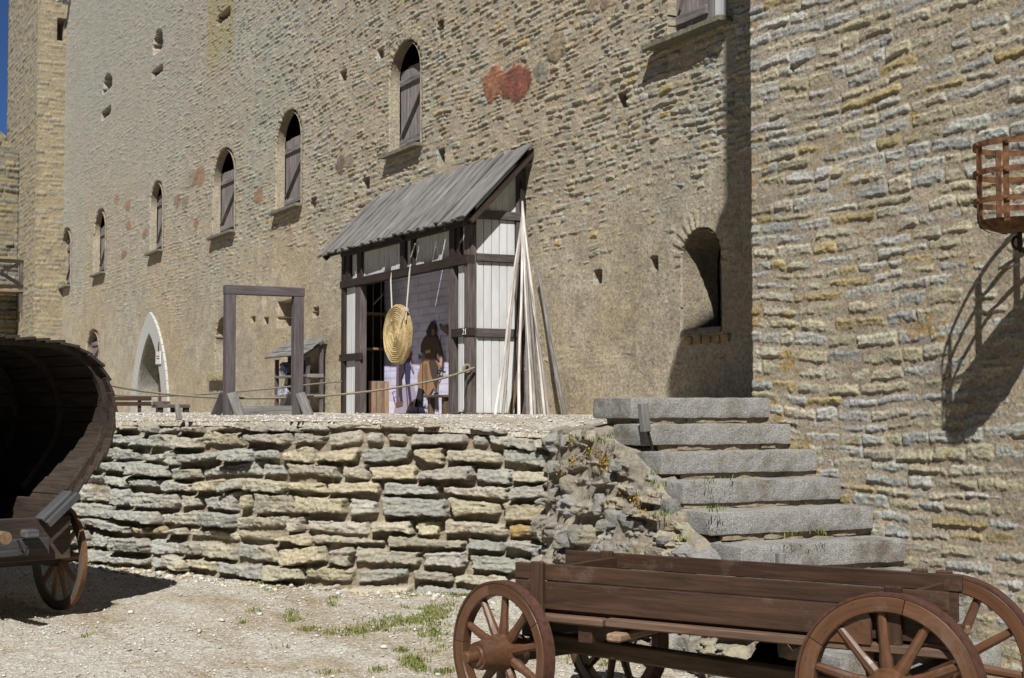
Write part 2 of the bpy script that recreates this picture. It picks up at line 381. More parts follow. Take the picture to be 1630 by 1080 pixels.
def masonry(U, V, seed, cols, pr, mcol, prot=(.0, .07), marg=(.0, .018), level=.0, rowh=(.07, .13), ln=(.14, .42), warp=.03, soft=.02, rough=.012, wsc=1.0, uwarp=.05, bury=.15, jag=.006, vj=1.0, floor=.03):
    """level: height of the mortar or plaster skin (array or number). returns displacement, colour, stonemask"""
    rb = rubble(U, V, seed, rowh, ln, warp, uwarp, wsc); r = np.random.default_rng(seed+99); n = rb['n']; sid = rb['sid']
    pt = r.uniform(*prot, n); pt[r.random(n) < bury] *= .15
    mg = r.uniform(*marg, n); tx = r.normal(0, .008, n); tz = r.normal(0, .010, n)
    j1 = r.uniform(0, jag*1.6, n); j2 = r.normal(0, jag, n); j3 = r.uniform(0, jag*1.6, n); j4 = r.normal(0, jag, n); fxx = rb['fx']
    ez = np.minimum(rb['a']-j1[sid]-j2[sid]*fxx, rb['b']-j3[sid]-j4[sid]*fxx)
    e = np.minimum(ez, rb['du']*vj)
    # rounded corners
    e = e - .35*np.maximum(0, .03-rb['dz'])*np.maximum(0, .03-rb['du'])/.03
    e = e + .018*fbm(U*18, V*26, seed+7, 4)
    m = np.clip((e-mg[sid])/soft, 0, 1)
    lam = fbm(U*5, V*46, seed+8, 4); lam = np.round(lam*5)/5*.6+lam*.4          # broken limestone laminae
    rdg = (.5-3*np.abs(vn(U*9, V*14, seed+15)))+.5*(.5-3*np.abs(vn(U*21+3, V*30, seed+16)))+.3*(.5-3*np.abs(vn(U*47, V*61, seed+17)))
    rgh = rough*1.0*lam + rough*.8*rdg + rough*1.1*fbm(U*38, V*55, seed+9, 4)
    st = -floor + m*(floor+pt[sid] + tx[sid]*rb['fx'] + tz[sid]*rb['fz'] + rgh)
    lv = level + .012*fbm(U*5, V*6, seed+10, 5) + .0045*((.5-3*np.abs(vn(U*7, V*8, seed+18)))+.6*(.5-3*np.abs(vn(U*19, V*21, seed+19)))+.5*(.5-3*np.abs(vn(U*43, V*47, seed+20))))
    k = ss(-.004, .006, st-lv)
    disp = np.maximum(st, lv)
    sc = pick(r, n, cols, pr)[sid]*(1+.16*lam[..., None]+.12*fbm(U*25, V*40, seed+14, 3)[..., None])
    mc = np.array(mcol)*(1+.34*fbm(U*3, V*3, seed+12, 5)[..., None]+.22*fbm(U*17, V*19, seed+21, 3)[..., None])
    col = sc*k[..., None]+mc*(1-k[..., None])
    return disp, col, k

# ------------------------------------------------------------------ castle main wall
YM = 10.0
castle = thing('castle_wall', 'tall weathered limestone castle wall with arched shuttered windows behind the white shed', 'castle wall', (-30, YM, 0))
NC = 900
xs = np.concatenate([np.linspace(88, 1215, NC), ])
Xc = np.array([onY(x, 650, YM)[0] for x in xs]); dcol = np.array([np.dot(onY(x, 650, YM)-EYE, F0) for x in xs])
Xc = np.concatenate([Xc, [-11.5, -9.3]]); dcol = np.concatenate([dcol, [15, 15]])
tt = np.concatenate([[-.06], np.linspace(-.022, .292, 520), [.36]])
NR = len(tt)
X2 = np.broadcast_to(Xc[None, :], (NR, len(Xc))).copy()
Z2 = EYE[2] + tt[:, None]*dcol[None, :]; Z2[0, :] = .3; Z2[-1, :] = 26
Xp = Xc[None, :]
# plaster skin: thick low down, thin and patchy above
zr = Z2-EYE[2]
pz = 1-ss(1.2, 4.4, zr+1.6*fbm(X2/3.2, Z2/2.2, 41, 4))
pz = np.clip(pz + .55*fbm(X2/1.9, Z2/1.4, 43, 4) - .22*ss(-15.6, -14.2, X2), 0, 1)
pz = np.clip(pz*.95+.0 + .25*fbm(X2/.9, Z2/.7, 45, 3)*1, 0, 1)
# stretch of courses kept bare under the windows
level = -.004 + .040*pz
cols = [(.37, .35, .285), (.31, .315, .275), (.42, .375, .28), (.33, .28, .205), (.42, .33, .17), (.39, .41, .39)]
upper = masonry(X2, Z2, 3, cols, [.3, .22, .2, .12, .04, .12], (.40, .35, .275), prot=(.0, .036), marg=(0, .010), level=level, rowh=(.055, .105), ln=(.10, .34), warp=.05, soft=.014, rough=.011, bury=.25, jag=.008, floor=.02)
D2, CL, K = upper
# stretches of colder and warmer stone
tint = fbm(X2/4.5, Z2/4, 51, 3)[..., None]
CL = CL*1.14*(1+tint*np.array([-.10, .03, .14])) 
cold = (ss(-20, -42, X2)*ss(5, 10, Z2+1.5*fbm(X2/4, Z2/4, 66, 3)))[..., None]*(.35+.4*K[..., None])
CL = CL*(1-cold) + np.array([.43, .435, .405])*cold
CL = CL*(1+(.22*fbm(X2*.55, Z2*.7, 58, 4)*pz)[..., None]*np.array([1, 1.05, 1.15]))
warm = (ss(1.5, .2, np.abs(fbm(X2/2.5, Z2/2, 57, 3))*5)*pz)[..., None]*.25
CL = CL*(1-warm)+np.array([.44, .34, .19])*warm
# ochre coursed strip high up
pA = onY(331, 40, YM)[0]; pB = onY(371, 40, YM)[0]; zA = onY(350, 92, YM)[2]
k = (ss(pA-.2, pA+.1, X2)*ss(pB+.2, pB-.1, X2)*ss(zA-.8, zA+.3, Z2+.5*fbm(X2, Z2, 61, 2)))[..., None]*.55
CL = CL*(1-k)+np.array([.40, .33, .15])*k
# field boulders set in the wall
for (bx, by, rx, ry, c) in [(785, 134, 14, 26, (.42, .20, .12)), (822, 131, 22, 33, (.30, .12, .085)), (861, 112, 13, 21, (.36, .35, .28)), (888, 74, 15, 24, (.36, .30, .21)), (541, 260, 7, 17, (.17, .11, .08)),
        (412, 313, 7, 12, (.42, .22, .13)), (318, 281, 8, 14, (.40, .22, .14)), (307, 284, 6, 14, (.36, .28, .2)), (283, 319, 5, 11, (.33, .2, .12)), (204, 329, 5, 10, (.42, .24, .15)), (205, 358, 4, 9, (.4, .2, .12)), (313, 355, 4, 9, (.42, .16, .1)),
        (197, 405, 5, 7, (.3, .15, .12)), (296, 322, 6, 10, (.34, .28, .2)), (186, 318, 4, 9, (.36, .22, .15)), (556, 256, 8, 12, (.34, .28, .22)), (945, 8, 10, 12, (.36, .27, .2)), (965, 4, 9, 10, (.3, .2, .15)), (232, 372, 5, 8, (.33, .2, .14))]:
    c0 = onY(bx, by, YM); ax = abs(onY(bx+rx, by, YM)[0]-onY(bx-rx, by, YM)[0])/2; az = abs(onY(bx, by-ry, YM)[2]-onY(bx, by+ry, YM)[2])/2
    q = ((X2-c0[0])/ax)**2+((Z2-c0[2])/az)**2 + 1.0*fbm((X2-c0[0])/ax*1.0+bx+.4, (Z2-c0[2])/az*1.0+.3, int(bx)+1, 2)
    k = ss(1.2, .9, q+.35*fbm(X2*12, Z2*14, 8, 3))
    hh = .018+.014*np.sqrt(np.clip(1-q, 0, 1)) + .006*fbm(X2*9, Z2*9, 5, 4)
    D2 = D2*(1-.75*k)+hh*k*.75; cc = np.array(c)*.85*(1+.7*fbm(X2*7, Z2*7, 9, 4)[..., None]); k = k*(1 if rx > 12 else .75); CL = CL*(1-k[..., None])+cc*k[..., None]
def arch_mask(X, Z, xl, xr, zb, zt, kind='seg', n=0.0):
    xc = (xl+xr)/2; hw = (xr-xl)/2; f = (X-xc)/hw + n
    if kind == 'pt':
        sp = zb+(zt-zb)*.04; h = zt-sp; R = (h*h/hw/hw+1)/2*hw
        g = np.sqrt(np.maximum(0, R*R-(np.abs(f)*hw+R-hw)**2)); top = sp+g
    elif kind == 'sq': top = np.full_like(X, zt)
    else:
        rise = min((xr-xl)*.42, (zt-zb)*.6); top = zt-rise + rise*np.sqrt(np.maximum(0, 1-np.clip(f, -1, 1)**2))
    return (np.abs(f) < 1) & (Z > zb) & (Z < top)
nz = .10*fbm(X2*5, Z2*5, 71, 3)
wins = []
HOLE = np.zeros(X2.shape, bool)
def recess(px0, px1, yt, yb, depth=.5, kind='seg', col=(.36, .32, .25), rough=1.0, rim=True, hollow=False):
    global D2, CL, HOLE
    xm = (px0+px1)/2; xl = onY(px0, 500, YM)[0]; xr = onY(px1, 500, YM)[0]; zt = onY(xm, yt, YM)[2]; zb = onY(xm, yb, YM)[2]
    if rim:
        pad = .22; k = arch_mask(X2, Z2, xl-pad*.8, xr+pad*.8, zb-.1, zt+pad*1.1, 'seg', nz*1.5)
        ang = np.arctan2(Z2-(zt-.35), X2-(xl+xr)/2)
        vou = .012*np.sign(np.sin(ang*26)) + .01*fbm(ang*9, X2*0+1, 3, 2)
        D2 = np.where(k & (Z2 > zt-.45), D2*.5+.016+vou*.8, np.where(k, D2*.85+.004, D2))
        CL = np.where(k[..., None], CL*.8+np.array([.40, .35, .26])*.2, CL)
    cw_ = float(np.abs(np.diff(Xc))[np.clip(np.searchsorted(Xc, (xl+xr)/2), 0, len(Xc)-2)])*(1.05 if hollow else 0)
    m = arch_mask(X2, Z2, xl-cw_, xr+cw_, zb, zt+cw_*.6, kind, nz*rough*(.4 if hollow else 1))
    if hollow: HOLE = HOLE | m; depth = .16
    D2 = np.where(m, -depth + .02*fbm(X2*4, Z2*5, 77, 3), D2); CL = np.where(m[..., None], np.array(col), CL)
    return xl, xr, zb, zt
WIN = [(98, 111, 368, 457, 390), (150, 166, 338, 437, 365), (239, 257, 293, 402, 315), (339, 372, 240, 374, 277), (440, 478, 179, 333, 225), (621, 669, 68, 240, 112)]
for (a, b, t, s, sh_) in WIN: wins.append((recess(a, b, t, s, .55, hollow=True), onY((a+b)/2, sh_, YM+.2)[2]))
w7 = recess(1067, 1162, -140, 48, .5, 'sq'); w8 = recess(1088, 1149, 364, 526, .75, hollow=True)
w9 = recess(344, 372, 505, 600, .35, 'seg', (.3, .26, .2)); w11 = recess(140, 158, 528, 580, .4, hollow=True)
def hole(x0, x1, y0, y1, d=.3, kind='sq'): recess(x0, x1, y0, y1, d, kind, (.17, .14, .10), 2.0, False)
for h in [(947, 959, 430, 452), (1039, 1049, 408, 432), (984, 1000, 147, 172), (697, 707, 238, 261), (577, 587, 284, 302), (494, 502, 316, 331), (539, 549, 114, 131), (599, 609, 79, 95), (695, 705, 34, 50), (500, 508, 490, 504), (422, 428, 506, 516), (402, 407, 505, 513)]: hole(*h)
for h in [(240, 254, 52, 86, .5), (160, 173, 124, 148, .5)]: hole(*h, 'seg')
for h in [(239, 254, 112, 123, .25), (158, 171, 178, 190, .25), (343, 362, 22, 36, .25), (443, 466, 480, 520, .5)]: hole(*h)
dr = recess(221, 264, 530, 680, .6, 'pt', (.52, .51, .47), 0.0, False, True)
D2[:, -1] = -.2
fa = (1-.3*ss(-26, -45, X2))*.66; D2 = np.where(D2 > -.05, D2*fa, D2)
V = np.stack([X2, YM-D2, Z2], -1).reshape(-1, 3)
FW = gridfaces(NR, len(Xc)); FW = FW[~HOLE.ravel()[FW].all(1)]
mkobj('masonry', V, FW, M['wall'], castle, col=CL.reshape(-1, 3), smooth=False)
mb = MB(); mb.bb(-75, -8.5, YM+.85, YM+2.2, .2, 26); mb.build('wall_core', M['mortar'], castle)

def gothic(xl, xr, zb, zt, n):
    xc = (xl+xr)/2; hw = (xr-xl)/2; sp = zb+(zt-zb)*.04; h = zt-sp; R = (h*h/hw/hw+1)/2*hw; P = []
    for i in range(9): P.append((xl, zb+(sp-zb)*i/8))
    a1 = math.atan2(h, R-hw)
    for i in range(1, n+1):
        a = a1*i/n; P.append((xl+R-R*math.cos(a), sp+R*math.sin(a)))
    return P
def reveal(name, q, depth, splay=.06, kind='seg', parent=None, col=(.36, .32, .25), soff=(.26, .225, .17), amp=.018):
    xl, xr, zb, zt = q; P = []; hw = (xr-xl)/2; xc = (xl+xr)/2
    if kind == 'pt':
        L_ = gothic(xl, xr, zb, zt, 26); P = [np.array(p) for p in L_]+[np.array((xl+xr-p[0], p[1])) for p in L_[::-1][1:]]
    else:
        rise = min(hw*2*.42, (zt-zb)*.6); sp = zt-rise
        P = [np.array((xl, zb+(sp-zb)*i/20)) for i in range(20)]+[np.array((xc-hw*math.cos(t), sp+rise*math.sin(t))) for t in np.linspace(0, math.pi, 30)]+[np.array((xr, zb+(sp-zb)*i/20)) for i in range(19, -1, -1)]
    P = np.array(P); n = len(P); m = 14; V = []; cl = []
    for j in range(m):
        f = j/(m-1); Q = P.copy(); Q[:, 0] = np.where(Q[:, 0] < xc, xc-(xc-Q[:, 0])*(1-2*splay*f), Q[:, 0])
        Q[:, 1] = Q[:, 1]-.0*f
        nn = amp*fbm(P[:, 1]*7+P[:, 0]*5, np.full(n, f*depth*5+xl), 7, 4)
        d = Q-np.array([xc, (zb+zt)/2]); d /= np.linalg.norm(d, axis=1)[:, None]; Q = Q-d*(np.abs(nn)[:, None]+.006)
        V.append(np.stack([Q[:, 0], np.full(n, YM-.012+(depth+.02)*f), Q[:, 1]], -1))
        k = ss(zt-hw*1.1, zt-hw*.6, P[:, 1])[:, None]; c_ = np.array(col)*(1-k)+np.array(soff)*k; cl.append(c_*(1+.3*fbm(P[:, 1]*6, np.full(n, f*3), 9, 3)[:, None]))  # soffit shade is put into the colour: darker towards the arch top
    return mkobj(name, np.array(V).reshape(-1, 3), gridfaces(m, n), M['wall'], parent, col=np.array(cl).reshape(-1, 3))
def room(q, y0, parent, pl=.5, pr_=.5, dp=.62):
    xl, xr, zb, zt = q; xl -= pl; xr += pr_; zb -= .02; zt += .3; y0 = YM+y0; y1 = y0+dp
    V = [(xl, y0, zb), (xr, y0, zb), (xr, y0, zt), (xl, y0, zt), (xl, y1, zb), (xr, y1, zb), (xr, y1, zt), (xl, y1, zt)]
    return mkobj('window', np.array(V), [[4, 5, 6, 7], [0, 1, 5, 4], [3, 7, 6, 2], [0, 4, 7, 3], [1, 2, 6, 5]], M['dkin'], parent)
def shutter(mb, x0, x1, z0, z1, Y, flip=False):
    n = max(2, int(round((x1-x0)/.3))); wv = (x1-x0)/n
    for i in range(n): mb.bb(x0+i*wv+.004, x0+(i+1)*wv-.004, Y, Y+.035, z0+random.uniform(-.01, .01), z1+random.uniform(-.02, .02))
    h = z1-z0
    for zz in (z0+.12*h, z1-.16*h): mb.bb(x0+.05, x1-.04, Y-.04, Y-.001, zz-.055, zz+.055)
    mb.beam((x0+.10, Y-.022, z0+.19*h), (x1-.12, Y-.022, z1-.24*h), .035, .085, (0, 1, 0))
for (q, zs) in wins:
    xl, xr, zb, zt = q
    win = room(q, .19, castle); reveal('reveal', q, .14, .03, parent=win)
    mb = MB(); shutter(mb, xl+.02, xr+.02, zb+.03, zs, YM+.18); mb.build('shutter', M['shutter'], win)
    mb = MB(); roughbox(mb, ((xl+xr)/2-.03, YM+.0, zb-.01), ((xr-xl)/2+.14, .16, .035), None, .05, .012, int(abs(xl)*9)); mb.build('sill', M['sill'], win)
xl, xr, zb, zt = w7
mb = MB(); mb.bb(xl+.55, xr-.02, YM+.22, YM+.26, zb, zt); win = mb.build('window', plain('grey_render', (.34, .35, .36), .9, 0, .1), castle)
mb = MB(); shutter(mb, xl+.04, xl+.78, zb+.02, zb+1.9, YM+.08); mb.build('shutter', M['shutter'], win)
mb = MB(); mb.bb(xl+.84, xl+1.0, YM+.10, YM+.2, zb, zt); mb.build('window_frame', M['white'], win)
mb = MB(); roughbox(mb, ((xl+xr)/2-.12, YM-.03, zb-.02), ((xr-xl)/2+.22, .17, .035), None, .04, .018, 5); mb.build('sill', M['sill'], win)
xl, xr, zb, zt = w8
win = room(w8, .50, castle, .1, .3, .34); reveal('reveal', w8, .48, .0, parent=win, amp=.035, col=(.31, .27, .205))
mb = MB(); roughbox(mb, ((xl+xr)/2, YM+.12, zb-.01), ((xr-xl)/2+.03, .16, .04), None, .04, .02, 9)
mb.build('sill', plain('grey_sill_slab', (.22, .2, .17), .95, 0, .4, 18, .006), win)
mb = MB()
for i in range(5): roughbox(mb, (xl+.15+i*.19, YM+.0, zb-.12+random.uniform(-.01, .01)), (.085, .05, .05), None, .04, .02, 20+i)
mb.build('sill_brick', plain('ochre_brick', (.36, .26, .13), .95, 0, .4, 9, .006), win)
xl, xr, zb, zt = w9; reveal('niche_reveal', w9, .33, .03, parent=castle)
mb = MB(); roughbox(mb, ((xl+xr)/2-.1, YM-.0, zb+.02), ((xr-xl)/2+.2, .15, .11), None, .05, .03, 15); mb.build('sill', plain('pale_sill_block', (.38, .33, .2), .95, 0, .25, 9, .006), castle)
xl, xr, zb, zt = w11
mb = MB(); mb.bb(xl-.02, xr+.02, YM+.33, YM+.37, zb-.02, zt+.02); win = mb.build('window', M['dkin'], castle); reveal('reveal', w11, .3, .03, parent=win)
mb = MB(); shutter(mb, xl+.10, xr-.02, zb+.03, zb+.75*(zt-zb), YM+.14); mb.build('shutter', M['shutter'], win)
# doorway with pointed surround of voussoirs
xl, xr, zb, zt = dr
ol = onY(212, 600, YM)[0]; orr = onY(272, 600, YM)[0]; ot = onY(246, 496, YM)[2]
Pi = gothic(xl, xr, zb, zt, 14); Po = gothic(ol, orr, zb, ot, 14)
mb = MB()
for side in (0, 1):
    for i in range(len(Pi)-1):
        q = []
        for (p, e) in ((Pi[i], .012), (Pi[i+1], -.012), (Po[i+1], -.012), (Po[i], .012)):
            x = p[0]; z = p[1]+e*.5
            if side: x = (xl+xr)-x if p in Pi else (ol+orr)-x
            q.append((x, YM-.075, z))
        mb.prism(q if not side else q[::-1], (0, .17, 0))
mb.build('door_surround', M['palestone'], castle)
mb = MB(); mb.bb(xl-.2, xr+.2, YM+.585, YM+.66, zb, zt+.1); mb.build('door_backing', M['plaster'], castle)
mb = MB(); mb.bb(xl+.35, xr, YM+.5, YM+.58, zb, zt-.3); mb.bb(xr-.12, xr-.02, YM+.06, YM+.13, zb, zb+1.6*.9); door = mb.build('door', plain('brown_door', (.10, .05, .035), .7), castle)
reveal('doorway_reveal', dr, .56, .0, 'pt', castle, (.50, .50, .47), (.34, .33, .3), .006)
ps = onY(252, 570, YM-.1)
sgn = thing('hanging_sign', 'small white sign hanging in the pointed doorway', 'sign', ps)
mb = MB(); mb.box(ps, (.26, .012, .17), None, .004); mb.build('panel', M['sign'], sgn)
mb = MB()
for (a, c, e) in ((-.15, .12, .045), (-.12, .15, -.02)): mb.bb(ps[0]+a, ps[0]+c, ps[1]-.016, ps[1]-.0125, ps[2]+e-.012, ps[2]+e+.012, .001)
mb.build('lettering', M['iron'], sgn)
mb = MB(); mb.tube([ps+[0, 0, .17], ps+[0, 0, .42], ps+[0, .2, .45]], .012, 6); mb.build('bracket', M['iron'], sgn)

# ------------------------------------------------------------------ right tower
YT = 6.65; XT = -9.19
tower = thing('castle_tower', 'projecting lichen stained limestone tower wall beside the stone steps', 'tower', (XT, YT, 0))
xs = np.linspace(1192, 1660, 420); Xf = np.array([onY(x, 650, YT)[0] for x in xs]); Xf = Xf[Xf > XT+.03]
Xf = np.concatenate([Xf, np.arange(Xf[-1]+.02, -2.6, .028), np.linspace(-2.55, 5.5, 60)])
zt_ = np.concatenate([[-.4], np.linspace(.0, 4.95, 620), np.linspace(5.0, 7.5, 40), [9, 26]])
U, Vv = np.meshgrid(Xf, zt_)
lev = -.006 + .014*ss(0, .6, fbm(U*.9, Vv*.9, 81, 4))
D, Cc, K = masonry(U, Vv, 23, [(.55, .555, .53), (.46, .475, .47), (.53, .49, .36), (.50, .41, .22), (.56, .53, .43)], [.30, .13, .26, .08, .26], (.49, .42, .325), prot=(.002, .019), marg=(.000, .010), level=lev, rowh=(.065, .110), ln=(.16, .5), warp=.05, soft=.018, rough=.0105, bury=.12, jag=.006, floor=.012)
D = D*.52
lich = ss(.30, .46, .55*fbm(U*3.2, Vv*6, 91, 5)+.55*fbm(U*14, Vv*22, 93, 4)+.25*fbm(U*.7, Vv*.7, 92, 2))[..., None]*.7
Cc = Cc*(1-lich)+np.array([.46, .29, .07])*lich
D[:, 0] = np.where(D[:, 0] > 0, D[:, 0]*.3, 0)
wob = np.clip(D[:, 1:9].max(1), 0, .1)
P = np.stack([U, YT-D, Vv], -1); P[:, 0, 0] = XT - wob*.7+.02; P[:, 1, 0] = XT - wob*.5+.03
back = P[:, :1].copy(); back[:, 0, 0] = XT+.0; back[:, 0, 1] = YT+.12; back2 = back.copy(); back2[:, 0, 0] = XT; back2[:, 0, 1] = YM+.5
P = np.concatenate([back2, back, P], 1); Cc = np.concatenate([Cc[:, :1], Cc[:, :1], Cc], 1)
mkobj('masonry', P.reshape(-1, 3), gridfaces(*P.shape[:2]), M['tower'], tower, col=Cc.reshape(-1, 3))
mb = MB(); mb.bb(XT+.12, 5.4, YT+.25, YM+2, -.4, 26); mb.build('wall_core', M['mortar'], tower)
# unseen projection added high on the tower corner, shaped to cast the wall's slanting shadow
mb = MB(); x0, x1 = XT, XT+.9; zz = [6.2, 8.95, 8.35]
mb.prism([(x0, YT-.02, 6.4), (x0, YT-.8, 6.4), (x0, YT-.8, 10.1), (x0, YT-.02, 10.55)], (.9, 0, 0)); mb.build('shadow_projection', M['beam'], tower)

# ------------------------------------------------------------------ far left turret and curtain wall
far = thing('stair_turret', 'slender square stone turret at the far end of the castle wall', 'turret', (-58, 9.3, 0))
xF = -55.4; yT_ = onX(58, 300, xF)[1]; yR = YM+.3
zt_ = np.linspace(0, 20, 420)
Yv = np.linspace(yT_, yR, 42); Xv = np.linspace(-62.5, xF, 90)
A1, A2 = np.meshgrid(Yv, zt_)
D, c1, K = masonry(A1, A2, 33, [(.36, .32, .23), (.42, .36, .24), (.33, .31, .25)], [.4, .35, .25], (.40, .33, .23), prot=(0, .07), rowh=(.10, .2), ln=(.2, .6), level=0, warp=.05, soft=.03)
for (ym_, yx_, za, zb_) in [(onX(91, 60, xF)[1], onX(102, 60, xF)[1], onX(96, 65, xF)[2], onX(96, 31, xF)[2])]:
    m = (A1 > ym_) & (A1 < yx_) & (A2 > za) & (A2 < zb_); D = np.where(m, -.9, D)
B1, B2 = np.meshgrid(Xv, zt_)
E, c2, K = masonry(B1, B2, 35, [(.33, .31, .24), (.30, .29, .24), (.37, .32, .22)], [.4, .3, .3], (.36, .30, .21), prot=(0, .09), rowh=(.10, .2), ln=(.2, .6), level=0, warp=.06, soft=.03)
E = E*.45; D = np.where(D > -.5, D*.6, D); c1 = c1*.82; c2 = c2*1.05
P1 = np.stack([B1, yT_-E, B2], -1); P2 = np.stack([xF+D, A1, A2], -1); P1[:, -1, 0] = xF+.03; P1[:, -1, 1] = yT_-.03
P = np.concatenate([P1, P2], 1); cc = np.concatenate([c1*0+c1, ], 1)
Pc = np.concatenate([c2, c1], 1)
mkobj('masonry', P.reshape(-1, 3), gridfaces(*P.shape[:2]), M['wall'], far, col=Pc.reshape(-1, 3))
mb = MB(); mb.bb(-62.4, xF-.95, yT_+.3, YM+2, 0, 20); mb.build('wall_core', M['dkin'], far)
mb = MB()
for i in range(6): mb.beam((xF+.5, onX(88+i*11, 3, xF)[1], onX(88, 6+i % 2*2, xF)[2]), (xF+.9, onX(95+i*11, 3, xF)[1], onX(95, 3+(i*7) % 5, xF)[2]), .18, .18)
mb.build('parapet_edge', M['palestone'], far)
xW = -59.3
cw = thing('curtain_wall', 'low end wall of dark layered stone at the left edge below the sky', 'wall', (xW, 4, 0))
y1 = yT_-.02; ztop = onX(10, 205, xW)[2]
A1, A2 = np.meshgrid(np.concatenate([[-25, 0], np.linspace(5.0, y1, 130)]), np.linspace(0, 1, 210)); A2 = A2*(ztop-.9*ss(y1-.9, y1, A1) + .25*fbm(A1*1.5, A1*0, 3, 3))
D, c1, K = masonry(A1, A2, 39, [(.29, .26, .19), (.35, .30, .17), (.24, .23, .19), (.3, .3, .27)], [.3, .25, .25, .2], (.27, .235, .17), prot=(0, .09), rowh=(.12, .24), ln=(.3, .9), level=-.01, warp=.03, soft=.03); c1 = c1*.8
P = np.stack([xW+D, A1, A2], -1)
Pb = P[:, -1:].copy(); Pb[:, 0, 0] = xW-1.2; Pt = np.concatenate([P, Pb], 1); cb = np.concatenate([c1, c1[:, -1:]], 1)
top = Pt[-1:].copy(); top[..., 0] -= 1.2
Pt = np.concatenate([Pt, top], 0); cb = np.concatenate([cb, cb[-1:]], 0)
mkobj('masonry', Pt.reshape(-1, 3), gridfaces(*Pt.shape[:2]), M['wall'], cw, col=cb.reshape(-1, 3))
# wooden balcony rail
xb = -58.0
q = lambda x, y: onX(x, y, xb)
bal = thing('balcony_rail', 'brown wooden balcony rail with crossed braces at the left edge', 'railing', q(20, 460))
mb = MB(); mb.beam(q(-60, 411), q(51, 418), .12, .13); mb.build('top_rail', M['beam'], bal)
mb = MB(); mb.beam(q(-60, 455), q(50, 457), .12, .14); mb.build('bottom_rail', M['beam'], bal)
mb = MB(); mb.beam(q(33.5, 419), q(33.5, 497), .11, .15, (0, 1, 0)); mb.build('post', M['beamgrey'], bal)
for (a, b) in (((2, 432), (31, 420)), ((0, 434), (31, 453))):
    mb = MB(); mb.beam(q(*a)+[.02, 0, 0], q(*b)+[.02, 0, 0], .09, .12); mb.build('brace', M['beam'], bal)
mb = MB(); mb.beam(q(50, 418), q(45, 455), .08, .08, (0, 1, 0)); mb.build('end_brace', M['beam'], bal)
pq = q(0, 461); mb = MB(); mb.bb(xW+.1, xb+.1, pq[1]-6, q(47, 460)[1], pq[2]-.08, pq[2]-.0); mb.build('deck', M['edge'], bal)

def plainwall(name, label, x0, x1, y0, y1, h):  # unseen ranges added behind the camera to cut the sky light
    o = thing(name, label, 'sky screen', ((x0+x1)/2, (y0+y1)/2, 0)); mb = MB(); mb.bb(x0, x1, y0, y1, -.5, h, .1); mb.build('masonry', M['mortar'], o)
plainwall('sky_screen_range', 'long unseen stone range added opposite the shuttered castle wall to screen sky light', -75, 40, -22, -19, 15)
plainwall('sky_screen_range', 'unseen stone range added at the near courtyard end to screen sky light', 24, 27, -19, 12, 15)

# ------------------------------------------------------------------ lower yard: ground, terrace
dd = np.concatenate([[-60, -20, 0, 3], np.linspace(5.0, 15, 420), [18, 25, 40, 80, 200, 600]])
rr = np.concatenate([[-400, -100, -30, -12], np.linspace(-5.6, 4.5, 420), [8, 20, 60, 300]])
Rg, Dg = np.meshgrid(rr, dd)
XG = Rg*R_[0]+Dg*F0[0]; YG = Rg*R_[1]+Dg*F0[1]
def groundz(X, Y):
    d = X*F0[0]+Y*F0[1]
    return gz(d) + .03*fbm(X*.9, Y*.9, 101, 3)
fine = .012*fbm(XG*9, YG*9, 103, 5)+.006*fbm(XG*35, YG*35, 104, 3)
ZG = groundz(XG, YG)+fine*((np.abs(Rg) < 6) & (Dg > 4.5) & (Dg < 16))
g = mkobj('ground', np.stack([XG, YG, ZG], -1).reshape(-1, 3), gridfaces(*XG.shape), M['gravel'], smooth=True); tag(g, kind='structure')

def gp(x, d): p = ond(x, 650, d); return p[:2]
WP = [np.array([-10.40, 5.70]), gp(740, 12.2), gp(540, 12.43), gp(190, 14.0)]
dv = (WP[3]-WP[2])/np.linalg.norm(WP[3]-WP[2]); WP.append(WP[3]+dv*24)
WP = np.array(WP); seg = np.linalg.norm(np.diff(WP, axis=0), axis=1); cum = np.concatenate([[0], np.cumsum(seg)])
def wallpt(s):
    return np.stack([np.interp(s, cum, WP[:, 0]), np.interp(s, cum, WP[:, 1])], -1)
def walltop(s):
    return 1.65+np.interp(s, cum, [-.20, -.165, -.112, -.118, -.12])
def terz(X, Y):
    return 1.65-.088 - .55*ss(-30, -36, X) + .012*fbm(X*1.2, Y*1.2, 111, 3)
sT = np.concatenate([[-1.3], np.linspace(-.6, 8, 330), np.linspace(8.3, cum[-1]-.1, 60)])
sTc = np.clip(sT, 0, None)
Wt = wallpt(sTc); Wt[sT < 0] = WP[0]+np.array([1.2, -.30])*(-sT[sT < 0])[:, None]/1.3
Qx = np.interp(sT, [-1.3, 0, 8, cum[-1]], [-9.1, -11.0, -34, -80]); Qt = np.stack([Qx, np.full_like(Qx, YM+.15)], -1)
t = np.linspace(0, 1, 90)**1.7
PT = Wt[None]*(1-t[:, None, None])+Qt[None]*t[:, None, None]
wt = walltop(sTc)[None, :]; bl = ss(0, .18, t)[:, None]
ZT = wt*(1-bl)+terz(PT[..., 0], PT[..., 1])*bl + .010*fbm(PT[..., 0]*9, PT[..., 1]*9, 113, 4) - .002
ZT[0] -= .04
te = mkobj('terrace', np.stack([PT[..., 0], PT[..., 1], ZT], -1).reshape(-1, 3), gridfaces(*ZT.shape)[:, ::-1], M['gravel'], smooth=True); tag(te, kind='structure')

